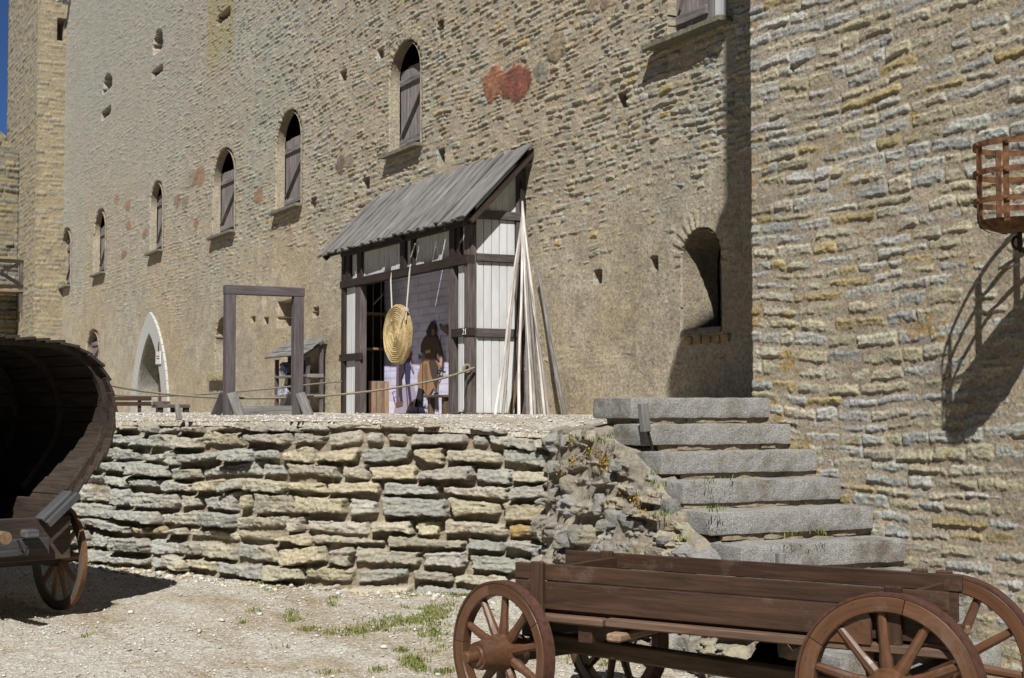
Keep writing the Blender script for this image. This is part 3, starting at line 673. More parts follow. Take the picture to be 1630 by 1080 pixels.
# retaining wall of split slabs
ret = thing('retaining_wall', 'dry laid retaining wall of split grey and yellow limestone slabs holding up the terrace', 'stone wall', (WP[2][0], WP[2][1], .1))
sv = np.concatenate([np.linspace(0, 6.6, 760), np.linspace(6.65, 9, 60), np.linspace(9.3, cum[-1], 40)])
vv = np.linspace(-.15, 1, 210)
S2, T2 = np.meshgrid(sv, vv)
top_s = walltop(sv)[None, :] + .012*fbm(S2*3, S2*0+2, 5, 3)
H2 = T2*(top_s)
A = masonry(S2, H2, 207, [(.44, .43, .395), (.40, .395, .37), (.48, .445, .36), (.50, .45, .33), (.46, .43, .37), (.52, .38, .17)], [.20, .14, .24, .14, .26, .03], (.31, .26, .20), prot=(.02, .11), marg=(.002, .016), level=-.045+.07*ss(.15, .55, fbm(S2*1.3, H2*1.6, 208, 3)), rowh=(.075, .175), ln=(.15, .58), warp=.032, soft=.008, rough=.0115, wsc=.8, uwarp=.04, bury=.08, jag=.015, vj=.55, floor=.05)
Dr, Cr, Kr = A
# grey stones to the left, honey ones in the middle
gleft = (ss(3.2, 4.6, S2+.6*fbm(S2, H2, 4, 2)))[..., None]*Kr[..., None]
Cr = Cr*(1-gleft*.75)+np.array([.43, .435, .42])*(1+.25*fbm(S2*4, H2*5, 6, 3)[..., None])*gleft*.75
gt = (ss(1.25, 1.5, H2))[..., None]*.35*Kr[..., None]; Cr = Cr*(1-gt)+np.array([.36, .32, .24])*gt
Dr = Dr + .10*(1-T2)*.8
tng = np.gradient(wallpt(sv), axis=0); tng /= np.linalg.norm(tng, axis=1)[:, None]
nrm = np.stack([-tng[:, 1], tng[:, 0]], -1)
W0 = wallpt(sv)
if np.dot(nrm[300], -W0[300]) < 0: nrm = -nrm
ks = np.ones(41)/41; npad = np.pad(nrm, ((20, 20), (0, 0)), 'edge'); nrm = np.stack([np.convolve(npad[:, i], ks, 'valid') for i in range(2)], -1); nrm /= np.linalg.norm(nrm, axis=1)[:, None]
XY = W0[None]+nrm[None]*Dr[..., None]
Pm = np.concatenate([XY, H2[..., None]], -1)
tops = []; ct = []
for (bk, dz_) in ((.02, .006), (-.10, .004), (-.3, -.02), (-.5, -.08)):
    a = np.concatenate([W0+nrm*(bk if bk < 0 else Dr[-1][:, None]-.02), (top_s[-1]+dz_+.008*fbm(sv*6, sv*0+bk*9, 9, 3))[:, None]], -1); tops.append(a[None]); ct.append(Cr[-1:]*.95)
Pm = np.concatenate([Pm]+tops, 0); Cm = np.concatenate([Cr]+ct, 0)
mkobj('slab_courses', Pm.reshape(-1, 3), gridfaces(*Pm.shape[:2])[:, ::-1], M['dry'], ret, col=Cm.reshape(-1, 3))

# ------------------------------------------------------------------ stone steps and their rubble flank
YO = 5.44
st = thing('stone_steps', 'flight of rough grey granite steps climbing against the tower wall', 'steps', (-7.5, 5.9, 0.1))
XS = [-8.965, -8.70, -8.42, -8.157, -7.84, -7.53, -7.24, -6.95, -6.66]; ZS = [1.65+.073-.1815*k for k in range(9)]; DS = [.26, .20, .19, .185, .18, .175, .18, .18, .18]
yo = [5.46, 5.40, 5.37, 5.366, 5.363, 5.374, 5.4, 5.4, 5.4]; ye = [6.66, 6.64, 6.65, 6.64, 6.65, 6.64, 6.62, 6.6, 6.6]
tl = [.004, .003, -.004, -.006, -.01, -.014, 0, 0, 0]
for k in range(9):
    mb = MB(); yl, yr = yo[k], ye[k]; an = tl[k]*1.4
    ax = [(math.cos(an), math.sin(an), 0), (-math.sin(an), math.cos(an), 0), (0, 0, 1)]
    roughbox(mb, (XS[k]-DS[k], (yl+yr)/2, ZS[k]-.072+random.uniform(-.004, .004)), (DS[k], (yr-yl)/2, .072), ax, .022, .010, 40+k*3, .014)
    mb.build('step', M['granite'], st, smooth=True)
mb = MB()
for k in range(9): roughbox(mb, (XS[k]-.25, (YO+.10+6.7)/2, ZS[k]-.20), (.215, (6.7-YO-.10)/2, .10), None, .04, .03, 70+k, .01)
for k in range(7):
    for j in range(5 if k > 2 else 3):
        y = random.uniform(yo[k]+.1, 6.5); roughbox(mb, (XS[k]-.05, y, ZS[k]-.16), (.03, random.uniform(.05, .14), .017), None, .03, .02, 90+k*7+j, .012)
mb.bb(-9.6, -8.95, YO+.15, 6.8, .4, 1.5); mb.build('mortar_bed', M['mortar'], st, smooth=True)
fl0 = np.array([-10.50, 5.70]); fl1 = np.array([-7.15, 5.27])
S2, T2 = np.meshgrid(np.linspace(0, 1, 380), np.linspace(-.1, 1, 170))
base = fl0[None, None]*(1-S2[..., None])+fl1[None, None]*S2[..., None]
base[..., 1] -= .10*np.sin(np.pi*np.clip(S2*1.15, 0, 1))
tz = np.interp(S2[0], [0, .2, .35, .50, .58, .66, .73, .82, .91, 1.0], [1.46, 1.49, 1.50, 1.36, 1.22, 1.04, .86, .68, .50, .38])[None, :] + .05*fbm(S2*9, S2*0, 3, 3)
H2 = T2*tz; Lf = S2*3.35
lv = -.005+.05*ss(-.1, .5, fbm(Lf*2.2, H2*2.2, 301, 4))
Df, Cf, Kf = masonry(Lf, H2, 305, [(.34, .325, .295), (.31, .31, .305), (.37, .335, .26), (.32, .295, .25)], [.3, .25, .2, .25], (.33, .295, .245), prot=(.02, .13), marg=(0, .02), level=lv, rowh=(.11, .22), ln=(.15, .38), warp=.13, soft=.03, rough=.034, uwarp=.14, jag=.016, vj=.8)
Df = Df*.85+.08*fbm(Lf*2.2, H2*2.2, 310, 4)+.52*(1-T2)*(1-.5*S2)*(.35+.65*ss(0, .3, S2))+.02
ns = np.array([-(fl1-fl0)[1], (fl1-fl0)[0]]); ns /= np.linalg.norm(ns)
if np.dot(ns, -fl0) < 0: ns = -ns
Pf = np.concatenate([base+ns*Df[..., None], H2[..., None]], -1)
up1 = Pf[-1:].copy(); up1[..., :2] -= ns*.16; up1[..., 2] += .03; up2 = Pf[-1:].copy(); up2[..., :2] -= ns*.3; up2[..., 2] -= .12
Pf = np.concatenate([Pf, up1, up2], 0); Cf = np.concatenate([Cf, Cf[-1:], Cf[-1:]], 0)
mkobj('rubble_flank', Pf.reshape(-1, 3), gridfaces(*Pf.shape[:2]), M['dry'], st, col=Cf.reshape(-1, 3))
# stakes by the steps
def stake(name, label, p, q_, wd, th, mat, group=None, rod=None):
    o = thing(name, label, 'stake', p, group); mb = MB(); mb.beam(p, q_, wd, th, (1, 0, 0), .006); mb.build('post', mat, o)
    if rod is not None: mb = MB(); mb.tube(rod, .010, 8); mb.build('iron_rod', M['iron'], o)
    return o
Xq = -8.62
stake('wooden_stake', 'leaning grey wooden stake with iron rod standing on the second granite step', onX(1028, 688, Xq), onX(1023, 641, Xq), .055, .06, M['gwood'], None, [onX(1031, 685, Xq), onX(1035, 700, Xq), onX(1040, 720, Xq)])
Xq = -7.33
stake('wooden_stake', 'short pale wooden stub standing before the lowest visible step', onX(1242, 915, Xq), onX(1242, 880, Xq), .05, .045, M['gwood'])
e = gp(284, 13.35); stake('wooden_stake', 'grey wooden stake at the terrace edge left of the timber frame', ond(286, 669, 13.35), ond(281, 643, 13.35), .045, .04, M['gwood'])

# ------------------------------------------------------------------ loose stones on the ground
_ico = np.array([(0, 0, 1), (.89, 0, .45), (.28, .85, .45), (-.72, .53, .45), (-.72, -.53, .45), (.28, -.85, .45), (.72, .53, -.45), (-.28, .85, -.45), (-.89, 0, -.45), (-.28, -.85, -.45), (.72, -.53, -.45), (0, 0, -1)])
_if = np.array([(0, 1, 2), (0, 2, 3), (0, 3, 4), (0, 4, 5), (0, 5, 1), (1, 6, 2), (2, 7, 3), (3, 8, 4), (4, 9, 5), (5, 10, 1), (6, 7, 2), (7, 8, 3), (8, 9, 4), (9, 10, 5), (10, 6, 1), (11, 7, 6), (11, 8, 7), (11, 9, 8), (11, 10, 9), (11, 6, 10)])
def stones(name, P, size, cols, pr, seed, flat=.55):
    r = np.random.default_rng(seed); n = len(P)
    V = _ico[None]*r.uniform(.65, 1.2, (n, 12, 1)); sc = np.stack([size*r.uniform(.8, 1.3, n), size*r.uniform(.6, 1., n), size*flat*r.uniform(.7, 1.2, n)], -1)
    V = V*sc[:, None]; a = r.uniform(0, 6.28, n); ca, sa = np.cos(a)[:, None], np.sin(a)[:, None]
    x = V[..., 0]*ca-V[..., 1]*sa; y = V[..., 0]*sa+V[..., 1]*ca; V[..., 0] = x; V[..., 1] = y; V += P[:, None]
    Fc = (_if[None]+(np.arange(n)*12)[:, None, None]).reshape(-1, 3)
    c = np.repeat(pick(r, n, cols, pr), 12, 0)
    return tag(mkobj(name, V.reshape(-1, 3), Fc, M['pebble'], col=c), kind='stuff')
n = 26000; r = np.random.default_rng(5)
rr_ = r.uniform(-4.6, 4.2, n); d_ = 5.8+r.random(n)**.8*8.4
keep = vn(rr_*1.7, d_*1.7, 8)+r.normal(0, .25, n) > -.1; rr_, d_ = rr_[keep], d_[keep]
X = rr_*R_[0]+d_*F0[0]; Y = rr_*R_[1]+d_*F0[1]; sz = .004+.010*r.random(len(X))**3
P = np.stack([X, Y, groundz(X, Y)+sz*.3+.004], -1)
PC = [(.48, .468, .43), (.37, .35, .315), (.28, .257, .22), (.56, .55, .52)]; PP = [.4, .3, .12, .18]
stones('gravel', P, sz, PC, PP, 6)
n = 9000; s = r.uniform(-1.0, 9, n); tq = r.random(n)**2.2*.8
Wq = wallpt(np.clip(s, 0, None)); Wq[s < 0] = WP[0]+np.array([1.2, -.30])*(-s[s < 0])[:, None]
Qq = np.stack([np.interp(s, [-1.3, 0, 8, cum[-1]], [-9.1, -11.0, -34, -80]), np.full(n, YM)], -1)
Pq = Wq*(1-tq[:, None])+Qq*tq[:, None]; blq = ss(0, .18, tq)
zq = walltop(np.clip(s, 0, None))*(1-blq)+terz(Pq[:, 0], Pq[:, 1])*blq; sz = .005+.014*r.random(n)**3
stones('gravel', np.concatenate([Pq, (zq+sz*.3)[:, None]], 1), sz, PC, PP, 7)
n = 420; s = r.uniform(.3, 6.5, n); off = .12+.30*r.random(n)**1.5; Wq = wallpt(s); ii = np.clip(np.searchsorted(sv, s), 0, len(sv)-1)
Pq = Wq+nrm[ii]*off[:, None]; sz = .010+.035*r.random(n)**3
stones('fallen_stones', np.concatenate([Pq, (groundz(Pq[:, 0], Pq[:, 1])+sz*.25)[:, None]], 1), sz, [(.45, .44, .42), (.42, .36, .26)], [.6, .4], 8)

n = 260; rr_ = r.uniform(-4.6, 3.5, n); d_ = 6.2+r.random(n)*7; X = rr_*R_[0]+d_*F0[0]; Y = rr_*R_[1]+d_*F0[1]; sz = .010+.020*r.random(n)**2.5
stones('pebbles', np.stack([X, Y, groundz(X, Y)+sz*.25+.004], -1), sz, PC, PP, 16)
# lumps of rubble lying against the flank of the steps
r = np.random.default_rng(31); mbs = []; cls = []
for q_i in range(85):
    s_ = r.uniform(.14, .93); t_ = r.uniform(.15, .97); ii = int(s_*(Df.shape[1]-1)); jj = int(np.searchsorted(T2[:, 0], t_)); jj = min(jj, Df.shape[0]-1)
    p = Pf[jj, ii]; mb = MB(); a = r.uniform(-.6, .6); ax = [(math.cos(a), math.sin(a), r.uniform(-.15, .15)), (-math.sin(a), math.cos(a), 0), (0, 0, 1)]
    hx = r.uniform(.035, .12)*(1.15-.3*t_); roughbox(mb, p-np.array([*ns, 0])*.02, (hx, r.uniform(.03, .06), hx*r.uniform(.35, .7)), ax, .022, .035, int(q_i*3+1), .018)
    v_ = np.vstack(mb.v); mbs.append((v_, mb.f)); cls.append(np.tile(pick(r, 1, [(.31, .295, .265), (.28, .275, .265), (.35, .315, .25)], [.4, .35, .25]), (len(v_), 1)))
Vv_ = []; Ff_ = []; o_ = 0
for v_, f_ in mbs: Vv_.append(v_); Ff_ += [[k+o_ for k in q_] for q_ in f_]; o_ += len(v_)
tag(mkobj('rubble', np.vstack(Vv_), Ff_, M['dry'], st, col=np.vstack(cls)), kind='stuff')

# ------------------------------------------------------------------ grass and flowers
def blades(name, P, hgt, cols, pr, seed, wid=.004, lean=.6, mat='leaf'):
    r = np.random.default_rng(seed); n = len(P); a = r.uniform(0, 6.28, n); l = hgt*r.uniform(.5, 1.2, n); ln = lean*r.random(n)
    dx, dy = np.cos(a), np.sin(a); px, py = -dy, dx; wv = wid*r.uniform(.6, 1.4, n)
    V = np.zeros((n, 5, 3)); P = np.asarray(P)
    V[:, 0] = P+np.stack([px*wv, py*wv, 0*wv], -1); V[:, 1] = P-np.stack([px*wv, py*wv, 0*wv], -1)
    m = P+np.stack([dx*l*ln*.35, dy*l*ln*.35, l*.6], -1); V[:, 2] = m-np.stack([px*wv, py*wv, 0*wv], -1)*.8; V[:, 3] = m+np.stack([px*wv, py*wv, 0*wv], -1)*.8
    V[:, 4] = P+np.stack([dx*l*ln, dy*l*ln, l*(1-.3*ln)], -1)
    b = np.arange(n)[:, None]*5
    F3 = np.concatenate([b+np.array([0, 1, 2]), b+np.array([0, 2, 3]), b+np.array([3, 2, 4])], 0)
    c = np.repeat(pick(r, n, cols, pr), 5, 0)
    return tag(mkobj(name, V.reshape(-1, 3), F3, M[mat], col=c), kind='stuff')
GC = [(.11, .15, .035), (.17, .18, .06), (.27, .23, .10), (.07, .12, .025)]
def tuft(x, y, rx, ry, n):
    """patch on the yard ground around image point"""
    r = np.random.default_rng(int(x*7+y)); out = []
    c = EYE+ray(x, y)*1.0; v = ray(x, y)
    t0 = 8.0
    for _ in range(6):
        p = EYE+v*t0; d = np.dot(p, F0); t0 = (gz(d)-EYE[2])/v[2]
    p = EYE+v*t0; d = np.dot(p, F0); k = d/FPX
    a = r.normal(0, .45, n)*rx*k; b = r.normal(0, .45, n)*ry*k*(d/1.6)
    Q = p[None]+R_[None]*a[:, None]+F0[None]*b[:, None]; Q[:, 2] = groundz(Q[:, 0], Q[:, 1])
    keep = fbm(Q[:, 0]*9, Q[:, 1]*9, 6, 3)+r.normal(0, .12, n) > -.03
    return Q[keep]
T = []
for x_ in range(150, 735, 17):
    T.append(tuft(x_+random.uniform(-8, 8), 896+38*min(1, max(0, (x_-190)/350))+random.uniform(2, 9), random.uniform(5, 14), 2.5, random.choice([0, 20, 60, 110])+5))
for (x, y, rx, ry, n) in [(640, 993, 60, 14, 1500), (600, 1003, 45, 9, 800), (552, 1008, 42, 7, 700), (672, 975, 45, 14, 1000), (690, 985, 30, 16, 900), (690, 1012, 28, 9, 700), (708, 944, 40, 6, 700), (735, 950, 22, 6, 500), (655, 1052, 22, 9, 500), (672, 1060, 18, 8, 400), (640, 1035, 14, 4, 200), (500, 934, 12, 5, 260),
        (492, 1000, 16, 4, 260), (470, 987, 18, 4, 220), (433, 939, 17, 3, 160), (460, 978, 14, 5, 160), (527, 965, 14, 5, 160), (530, 955, 12, 3, 120), (645, 950, 22, 6, 220), (405, 975, 14, 4, 90), (290, 916, 10, 3, 60), (250, 918, 9, 3, 60), (140, 1013, 14, 4, 70), (450, 1030, 18, 4, 90), (520, 1070, 22, 4, 110), (600, 1066, 20, 5, 90), (350, 925, 12, 3, 50), (385, 992, 14, 3, 50),
        (705, 1070, 25, 8, 300), (700, 1035, 28, 8, 260), (720, 968, 24, 10, 300), (930, 1040, 40, 9, 900), (1010, 1045, 60, 9, 1200), (1080, 1052, 50, 6, 700), (960, 1060, 60, 12, 700)]:
    T.append(tuft(x, y, rx, ry, n))
blades('grass', np.vstack(T), .028, GC, [.27, .3, .27, .16], 3, .003, .9)
def spot(x, y, f, n, sp, sz):
    r = np.random.default_rng(int(x)); p = f(x, y); return p[None]+r.normal(0, 1, (n, 3))*np.array(sp)
G2 = []
for (x, y, X_, n) in [(1060, 815, -7.75, 60), (1052, 770, -8.0, 40), (1040, 765, -8.1, 40), (970, 690, -9.3, 60), (955, 700, -9.5, 50), (940, 695, -9.7, 30), (1085, 855, -7.45, 40), (1130, 762, -8.05, 30), (1165, 760, -8.05, 10), (1140, 808, -7.72, 40), (1245, 850, -7.40, 26), (1270, 845, -7.40, 20), (1305, 845, -7.40, 30), (1045, 750, -8.2, 40)]:
    X_ = float(np.interp((X_+9.1)/.33, range(9), XS))+.02
    G2.append(spot(x, y, lambda a, b: onX(a, b+6, X_), n, (.02, .035, .006), 1))
blades('grass', np.vstack(G2)[::2], .045, GC, [.4, .3, .1, .2], 9, .003, .8)
FL = []; FS = []
r = np.random.default_rng(77)
for (x, y, X_, n) in [(922, 702, -10.0, 30), (925, 735, -10.05, 40), (962, 722, -9.55, 45), (975, 735, -9.35, 60), (985, 745, -9.25, 40), (905, 753, -10.1, 12), (1005, 780, -8.75, 30), (1022, 790, -8.55, 45), (1030, 800, -8.45, 30), (1040, 818, -8.2, 20), (1010, 792, -8.7, 20), (950, 725, -9.7, 20)]:
    v = ray(x, y); best = None
    dpl = np.dot(np.array([*fl0, 0])-EYE+np.array([*ns, 0])*.15, np.array([*ns, 0])); p = EYE+v*(dpl/np.dot(v, np.array([*ns, 0])))
    q_ = p[None]+r.normal(0, 1, (n*3, 3))*np.array([.035, .012, .022]); q_[:, :2] += ns*.07; FL.append(q_[:int(n*.1)]); FS.append(q_[n:])
    q3 = q_[n:]; q3[:, :2] -= ns*.01
blades('sedum_flowers', np.vstack(FL), .014, [(.75, .60, .02), (.6, .45, .03)], [.7, .3], 12, .006, 1.0)
blades('sedum_leaves', np.vstack(FS), .016, [(.28, .13, .05), (.16, .17, .04), (.33, .2, .07)], [.4, .4, .2], 13, .005, 1.0)

# ------------------------------------------------------------------ white timber shed
YF = 9.07; XR = -19.28; XL = -24.40; ZB = 1.65-.10
E_ = 1.65
shed = thing('timber_shed', 'white boarded shed with dark timber framing and grey plank roof against the castle wall', 'shed', ((XL+XR)/2, 9.5, ZB))
def fx_(x): return onY(x, 600, YF)[0]
def boards(mb, x0, x1, z0, z1, Y, th=.02, bw=.11, axis='x'):
    n = max(1, int(round(abs(x1-x0)/bw))); wv = (x1-x0)/n
    for i in range(n):
        a, b = x0+i*wv+.005, x0+(i+1)*wv-.005; j = random.uniform(0, .004)
        if axis == 'x': mb.bb(a, b, Y-th+j, Y+j, z0, z1, .003)
        else: mb.bb(Y-th-j, Y-j, a, b, z0, z1, .003)
zBt, zBb = E_+2.18, E_+2.05       # lintel beam
zE = E_+2.60                      # eave plate
# posts
def vpost(x0, x1, y0, y1, z0, z1, mat): mb = MB(); mb.bb(x0, x1, y0, y1, z0, z1, .006); return mb.build('post', mat, shed)
vpost(XR-.13, XR, YF, YF+.135, ZB-.05, zE+.02, M['beamgrey'])
vpost(XL, XL+.15, YF, YF+.135, ZB-.05, zE+.02, M['beam'])
vpost(XR-.12, XR, YM-.16, YM-.02, ZB-.05, E_+3.45, M['beamgrey'])
vpost(XL, XL+.12, YM-.16, YM-.02, ZB-.05, E_+3.45, M['beam'])
xa, xb_ = fx_(564.5), fx_(579.5); vpost(xa, xa+.24, YF+.0, YF+.12, ZB-.05, zBb-.002, M['beamgrey'])
xc, xd = fx_(713.6), fx_(724); vpost(xc, xc+.15, YF+.0, YF+.12, ZB-.05, zBb-.002, M['beamgrey'])
# beams front
mb = MB(); mb.bb(XL-.02, XR+.004, YF-.02, YF+.11, zBb, zBt, .006); mb.build('lintel', M['beam'], shed)
mb = MB(); mb.bb(XL-.02, XR+.002, YF-.01, YF+.12, zE, zE+.10, .006); mb.build('eave_beam', M['beam'], shed)
mb = MB(); mb.bb(XR-.55, XR-.132, YF-.012, YF+.03, E_+1.02, E_+1.14, .005); mb.bb(XR-.13, XR+.018, YF-.014, YF+.11, E_+1.02, E_+1.14, .005); mb.build('mid_rail', M['beam'], shed)
mb = MB(); mb.bb(XL-.05, XL+.95, YF-.014, YF+.03, E_+.80, E_+.92, .005); mb.build('mid_rail', M['beam'], shed)
mb = MB(); mb.bb(XR-.60, XR+.03, YF-.03, YF+.10, ZB-.05, ZB+.045, .005); mb.build('ground_sill', M['beamgrey'], shed)
# side beams (facing the yard)
for (za, zb_) in ((E_+2.09, E_+2.20), (E_+1.01, E_+1.13), (E_+2.70, E_+2.82)):
    mb = MB(); mb.bb(XR-.02, XR+.022, YF+.137, YM-.03, za, zb_, .005); mb.build('side_rail', M['beamgrey'], shed)
mb = MB(); mb.bb(XR-.02, XR+.02, YF+.137, YM-.03, ZB-.03, ZB+.03, .005); mb.build('side_rail', M['beamgrey'], shed)
# white boards
mb = MB()
boards(mb, YF+.136, YM-.17, ZB+.03, E_+1.008, XR-.022, .02, .115, 'y'); boards(mb, YF+.136, YM-.17, E_+1.132, E_+2.088, XR-.022, .02, .115, 'y'); boards(mb, YF+.136, YM-.17, E_+2.202, E_+2.698, XR-.022, .02, .115, 'y')
n = 6; ya, yb = YF+.136, YM-.16
for i in range(n):
    a = ya+(yb-ya)*i/n+.002; b = ya+(yb-ya)*(i+1)/n-.002; za = E_+2.66+(a-8.93); zb2 = E_+2.66+(b-8.93)
    if za < E_+2.84: za = E_+2.83
    mb.prism([(XR-.042, a, E_+2.822), (XR-.042, b, E_+2.822), (XR-.042, b, zb2), (XR-.042, a, za)], (.02, 0, 0))
mb.build('side_boarding', M['white'], shed)
mb = MB(); boards(mb, xd+.02, XR-.132, ZB+.045, zBb-.002, YF+.06, .02, .10); mb.build('front_boarding', M['white'], shed)
mb = MB(); boards(mb, XL+.155, xa-.002, ZB, zBb-.002, YF+.06, .02, .10)
mb.build('front_boarding', M['white'], shed)
mb = MB(); boards(mb, XL+.25, XR-.2, zBt+.002, zE-.002, YF+.07, .02, .105); mb.build('upper_boarding', M['whiteworn'], shed)
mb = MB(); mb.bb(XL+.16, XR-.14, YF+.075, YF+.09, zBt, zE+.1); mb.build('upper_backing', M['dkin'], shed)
for (a, b) in ((549, 558), (567, 575), (635.5, 645), (652.5, 657), (714, 723), (726, 732)):
    x0, x1 = fx_(a), fx_(b); mb = MB(); mb.bb(x0, x0+min(.2, max(.09, x1-x0)), YF+.0, YF+.05, zBt-.001, zE+.001, .005); mb.build('stud', M['beam'], shed)
# walls inside
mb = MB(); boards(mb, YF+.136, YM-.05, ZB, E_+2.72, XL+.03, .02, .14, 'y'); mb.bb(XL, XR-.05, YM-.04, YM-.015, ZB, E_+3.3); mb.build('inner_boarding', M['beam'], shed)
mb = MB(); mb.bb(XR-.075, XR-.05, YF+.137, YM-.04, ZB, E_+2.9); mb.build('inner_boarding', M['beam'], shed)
# roof
rs = 1.0; xl0, xr0 = -25.13, -18.98; y0, y1 = 8.93, YM-.02; z0, z1 = E_+2.665, E_+3.745
dirr = np.array([0, y1-y0, z1-z0]); Lr = np.linalg.norm(dirr); dirr /= Lr; nr_ = np.array([0, -dirr[2], dirr[1]])
mb = MB(); n = 38; wv = (xr0-xl0)/n; rr9 = random.Random(4)
for i in range(n):
    xc_ = xl0+(i+.5+rr9.uniform(-.16, .16)*(0 < i < n-1))*wv; up = i % 2; o_ = random.uniform(-.03, .03); tw = random.uniform(-.01, .01)
    c = np.array([xc_, y0, z0])+dirr*(Lr/2+o_)+nr_*(.012+.027*up)
    hw = wv*(.46 if up else .58)
    if i == n-1: hw = wv*.9; c = c+nr_*.02-np.array([.04, 0, 0])
    mb.box(c, (hw, Lr/2+.02, .016), ((math.cos(tw), 0, math.sin(tw)), tuple(dirr), tuple(nr_)), .004)
mb.build('roof', M['gwood'], shed)
mb = MB()
for x in (xl0+.08, xr0-.08, -21.6): mb.beam(np.array([x, y0+.03, z0])-nr_*.06, np.array([x, y1, z1])-nr_*.06, .07, .09)
mb.bb(xl0+.1, xr0-.1, y0+.12, y0+.19, z0+.0, z0+.07); mb.build('rafter', M['beam'], shed)
mb = MB(); mb.bb(xl0+.03, xr0-.05, y1-.09, y1, z1-.15, z1-.05); mb.build('ridge_board', M['beam'], shed)
# shelves inside on the left wall
def lx(x, y): return onX(x, y, XL+.1)
for yy in (500, 556):
    z = onX(590, yy, XL+.3)[2]; mb = MB(); mb.bb(XL+.05, XL+.45, YF+.15, YM-.05, z-.02, z+.02); mb.build('shelf', M['edge'], shed)
z = onX(600, 607, XL+.5)[2]; mb = MB(); boards(mb, YF+.30, YM-.06, ZB, z, XL+.55, .03, .15, 'y'); mb.build('counter', M['edge'], shed)
mb = MB(); mb.bb(XL+.06, XL+.12, YF+.2, YF+.26, ZB, E_+1.9); mb.build('shelf_post', M['beam'], shed)
# house number plate
pn = onY(737.5, 533.5, YF-.03)
txt = bpy.data.curves.new('number', 'FONT'); txt.body = '21'; txt.size = .125; txt.extrude = .003; txt.align_x = 'CENTER'; txt.align_y = 'CENTER'
to = bpy.data.objects.new('tmp', txt); C.objects.link(to); dg = bpy.context.evaluated_depsgraph_get(); me = bpy.data.meshes.new_from_object(to.evaluated_get(dg))
pts = np.array([v.co[:] for v in me.vertices]); fcs = [list(p.vertices) for p in me.polygons]; bpy.data.objects.remove(to)
W3 = np.stack([XR-.075+pts[:, 0]*1.15, YF-.020-pts[:, 2], E_+1.08+pts[:, 1]], -1); mkobj('number', W3, fcs, M['sign'], shed)
# iron ring on corner post for the rope
ringp = np.array([XR+.01, YF-.02, onX(757, 587, XR)[2]])
mb = MB(); mb.tube([ringp+np.array([0, .05*math.cos(t), .05*math.sin(t)]) for t in np.linspace(0, 6.28, 13)], .02, 6); mb.build('rope_knot', M['rope'], shed)

# small stool by the shed opening
tb = onY(701, 652, YF+.25)
so_ = thing('small_stool', 'low brown wooden stool just inside the shed opening at its right', 'stool', (tb[0], YF+.3, ZB))
zt_s = onY(701, 629, YF+.3)[2]; mb = MB(); mb.bb(tb[0]-.42, tb[0]+.3, YF+.15, YF+.5, zt_s-.04, zt_s, .005); mb.build('seat', M['under'], so_)
for x in (tb[0]-.32, tb[0]+.2): mb = MB(); mb.bb(x-.05, x+.05, YF+.2, YF+.28, ZB-.02, zt_s-.041); mb.build('leg', M['under'], so_)

# banner print on the back wall
YB = YM-.26
def by(x, y, o=0): return onY(x, y, YB-o)
ban = thing('printed_banner', 'mauve banner printed with brickwork and two archers hung inside the shed', 'banner', by(660, 655))
xl_, xr_ = by(611.5, 600)[0], XR-.2; zt_b = E_+2.75; zb_b = ZB-.02
nu, nv = 120, 150
U, Vv = np.meshgrid(np.linspace(xl_, xr_, nu), np.linspace(zb_b, zt_b, nv))
row = np.floor((Vv-zb_b)/.125); fr = (Vv-zb_b)/.125-row; fu = (U/.34+.5*(row % 2))+.0; fu = fu-np.floor(fu)
mor = np.maximum(ss(.14, .04, np.minimum(fr, 1-fr)+.1*fbm(U*4, Vv*4, 3, 3)), ss(.05, .01, np.minimum(fu, 1-fu)))[..., None]*.30
c = np.array([.60, .58, .78])*(1+.30*fbm(U*3, Vv*6, 4, 4)[..., None]); c = c*(1-mor)
low = ss(E_+.18, E_+.05, Vv)[..., None]*.5; c = c*(1-low)+np.array([.70, .68, .80])*low
Pb = np.stack([U, YB+.012*np.sin(U*5)*.6+0*U, Vv], -1)
clo = mkobj('cloth', Pb.reshape(-1, 3), gridfaces(nv, nu)[:, ::-1] if False else gridfaces(nv, nu), M['print'], ban, col=c.reshape(-1, 3), smooth=True)
sol = clo.modifiers.new('thick', 'SOLIDIFY'); sol.thickness = .004
def printed(name, polys, base):
    Vs = []; Fs = []; Cs = []; k = base
    for (pl, c) in polys:
        n = len(pl); Vs += [by(x, y, .022+k*.0025) for x, y in pl]; Fs.append(list(range(len(Vs)-n, len(Vs)))); Cs += [c]*n; k += 1
    o = mkobj(name, np.array(Vs), Fs, M['print'], clo, col=np.array(Cs)); return o
SC = lambda pts, ox, oy, s=1/4.5: [(570+x*s, 440+y*s) for x, y in pts]     # from a 4.5x detail view
dk = (.035, .028, .035); br = (.09, .055, .04); tan = (.31, .19, .11); skin = (.5, .3, .2); pur = (.05, .04, .11)
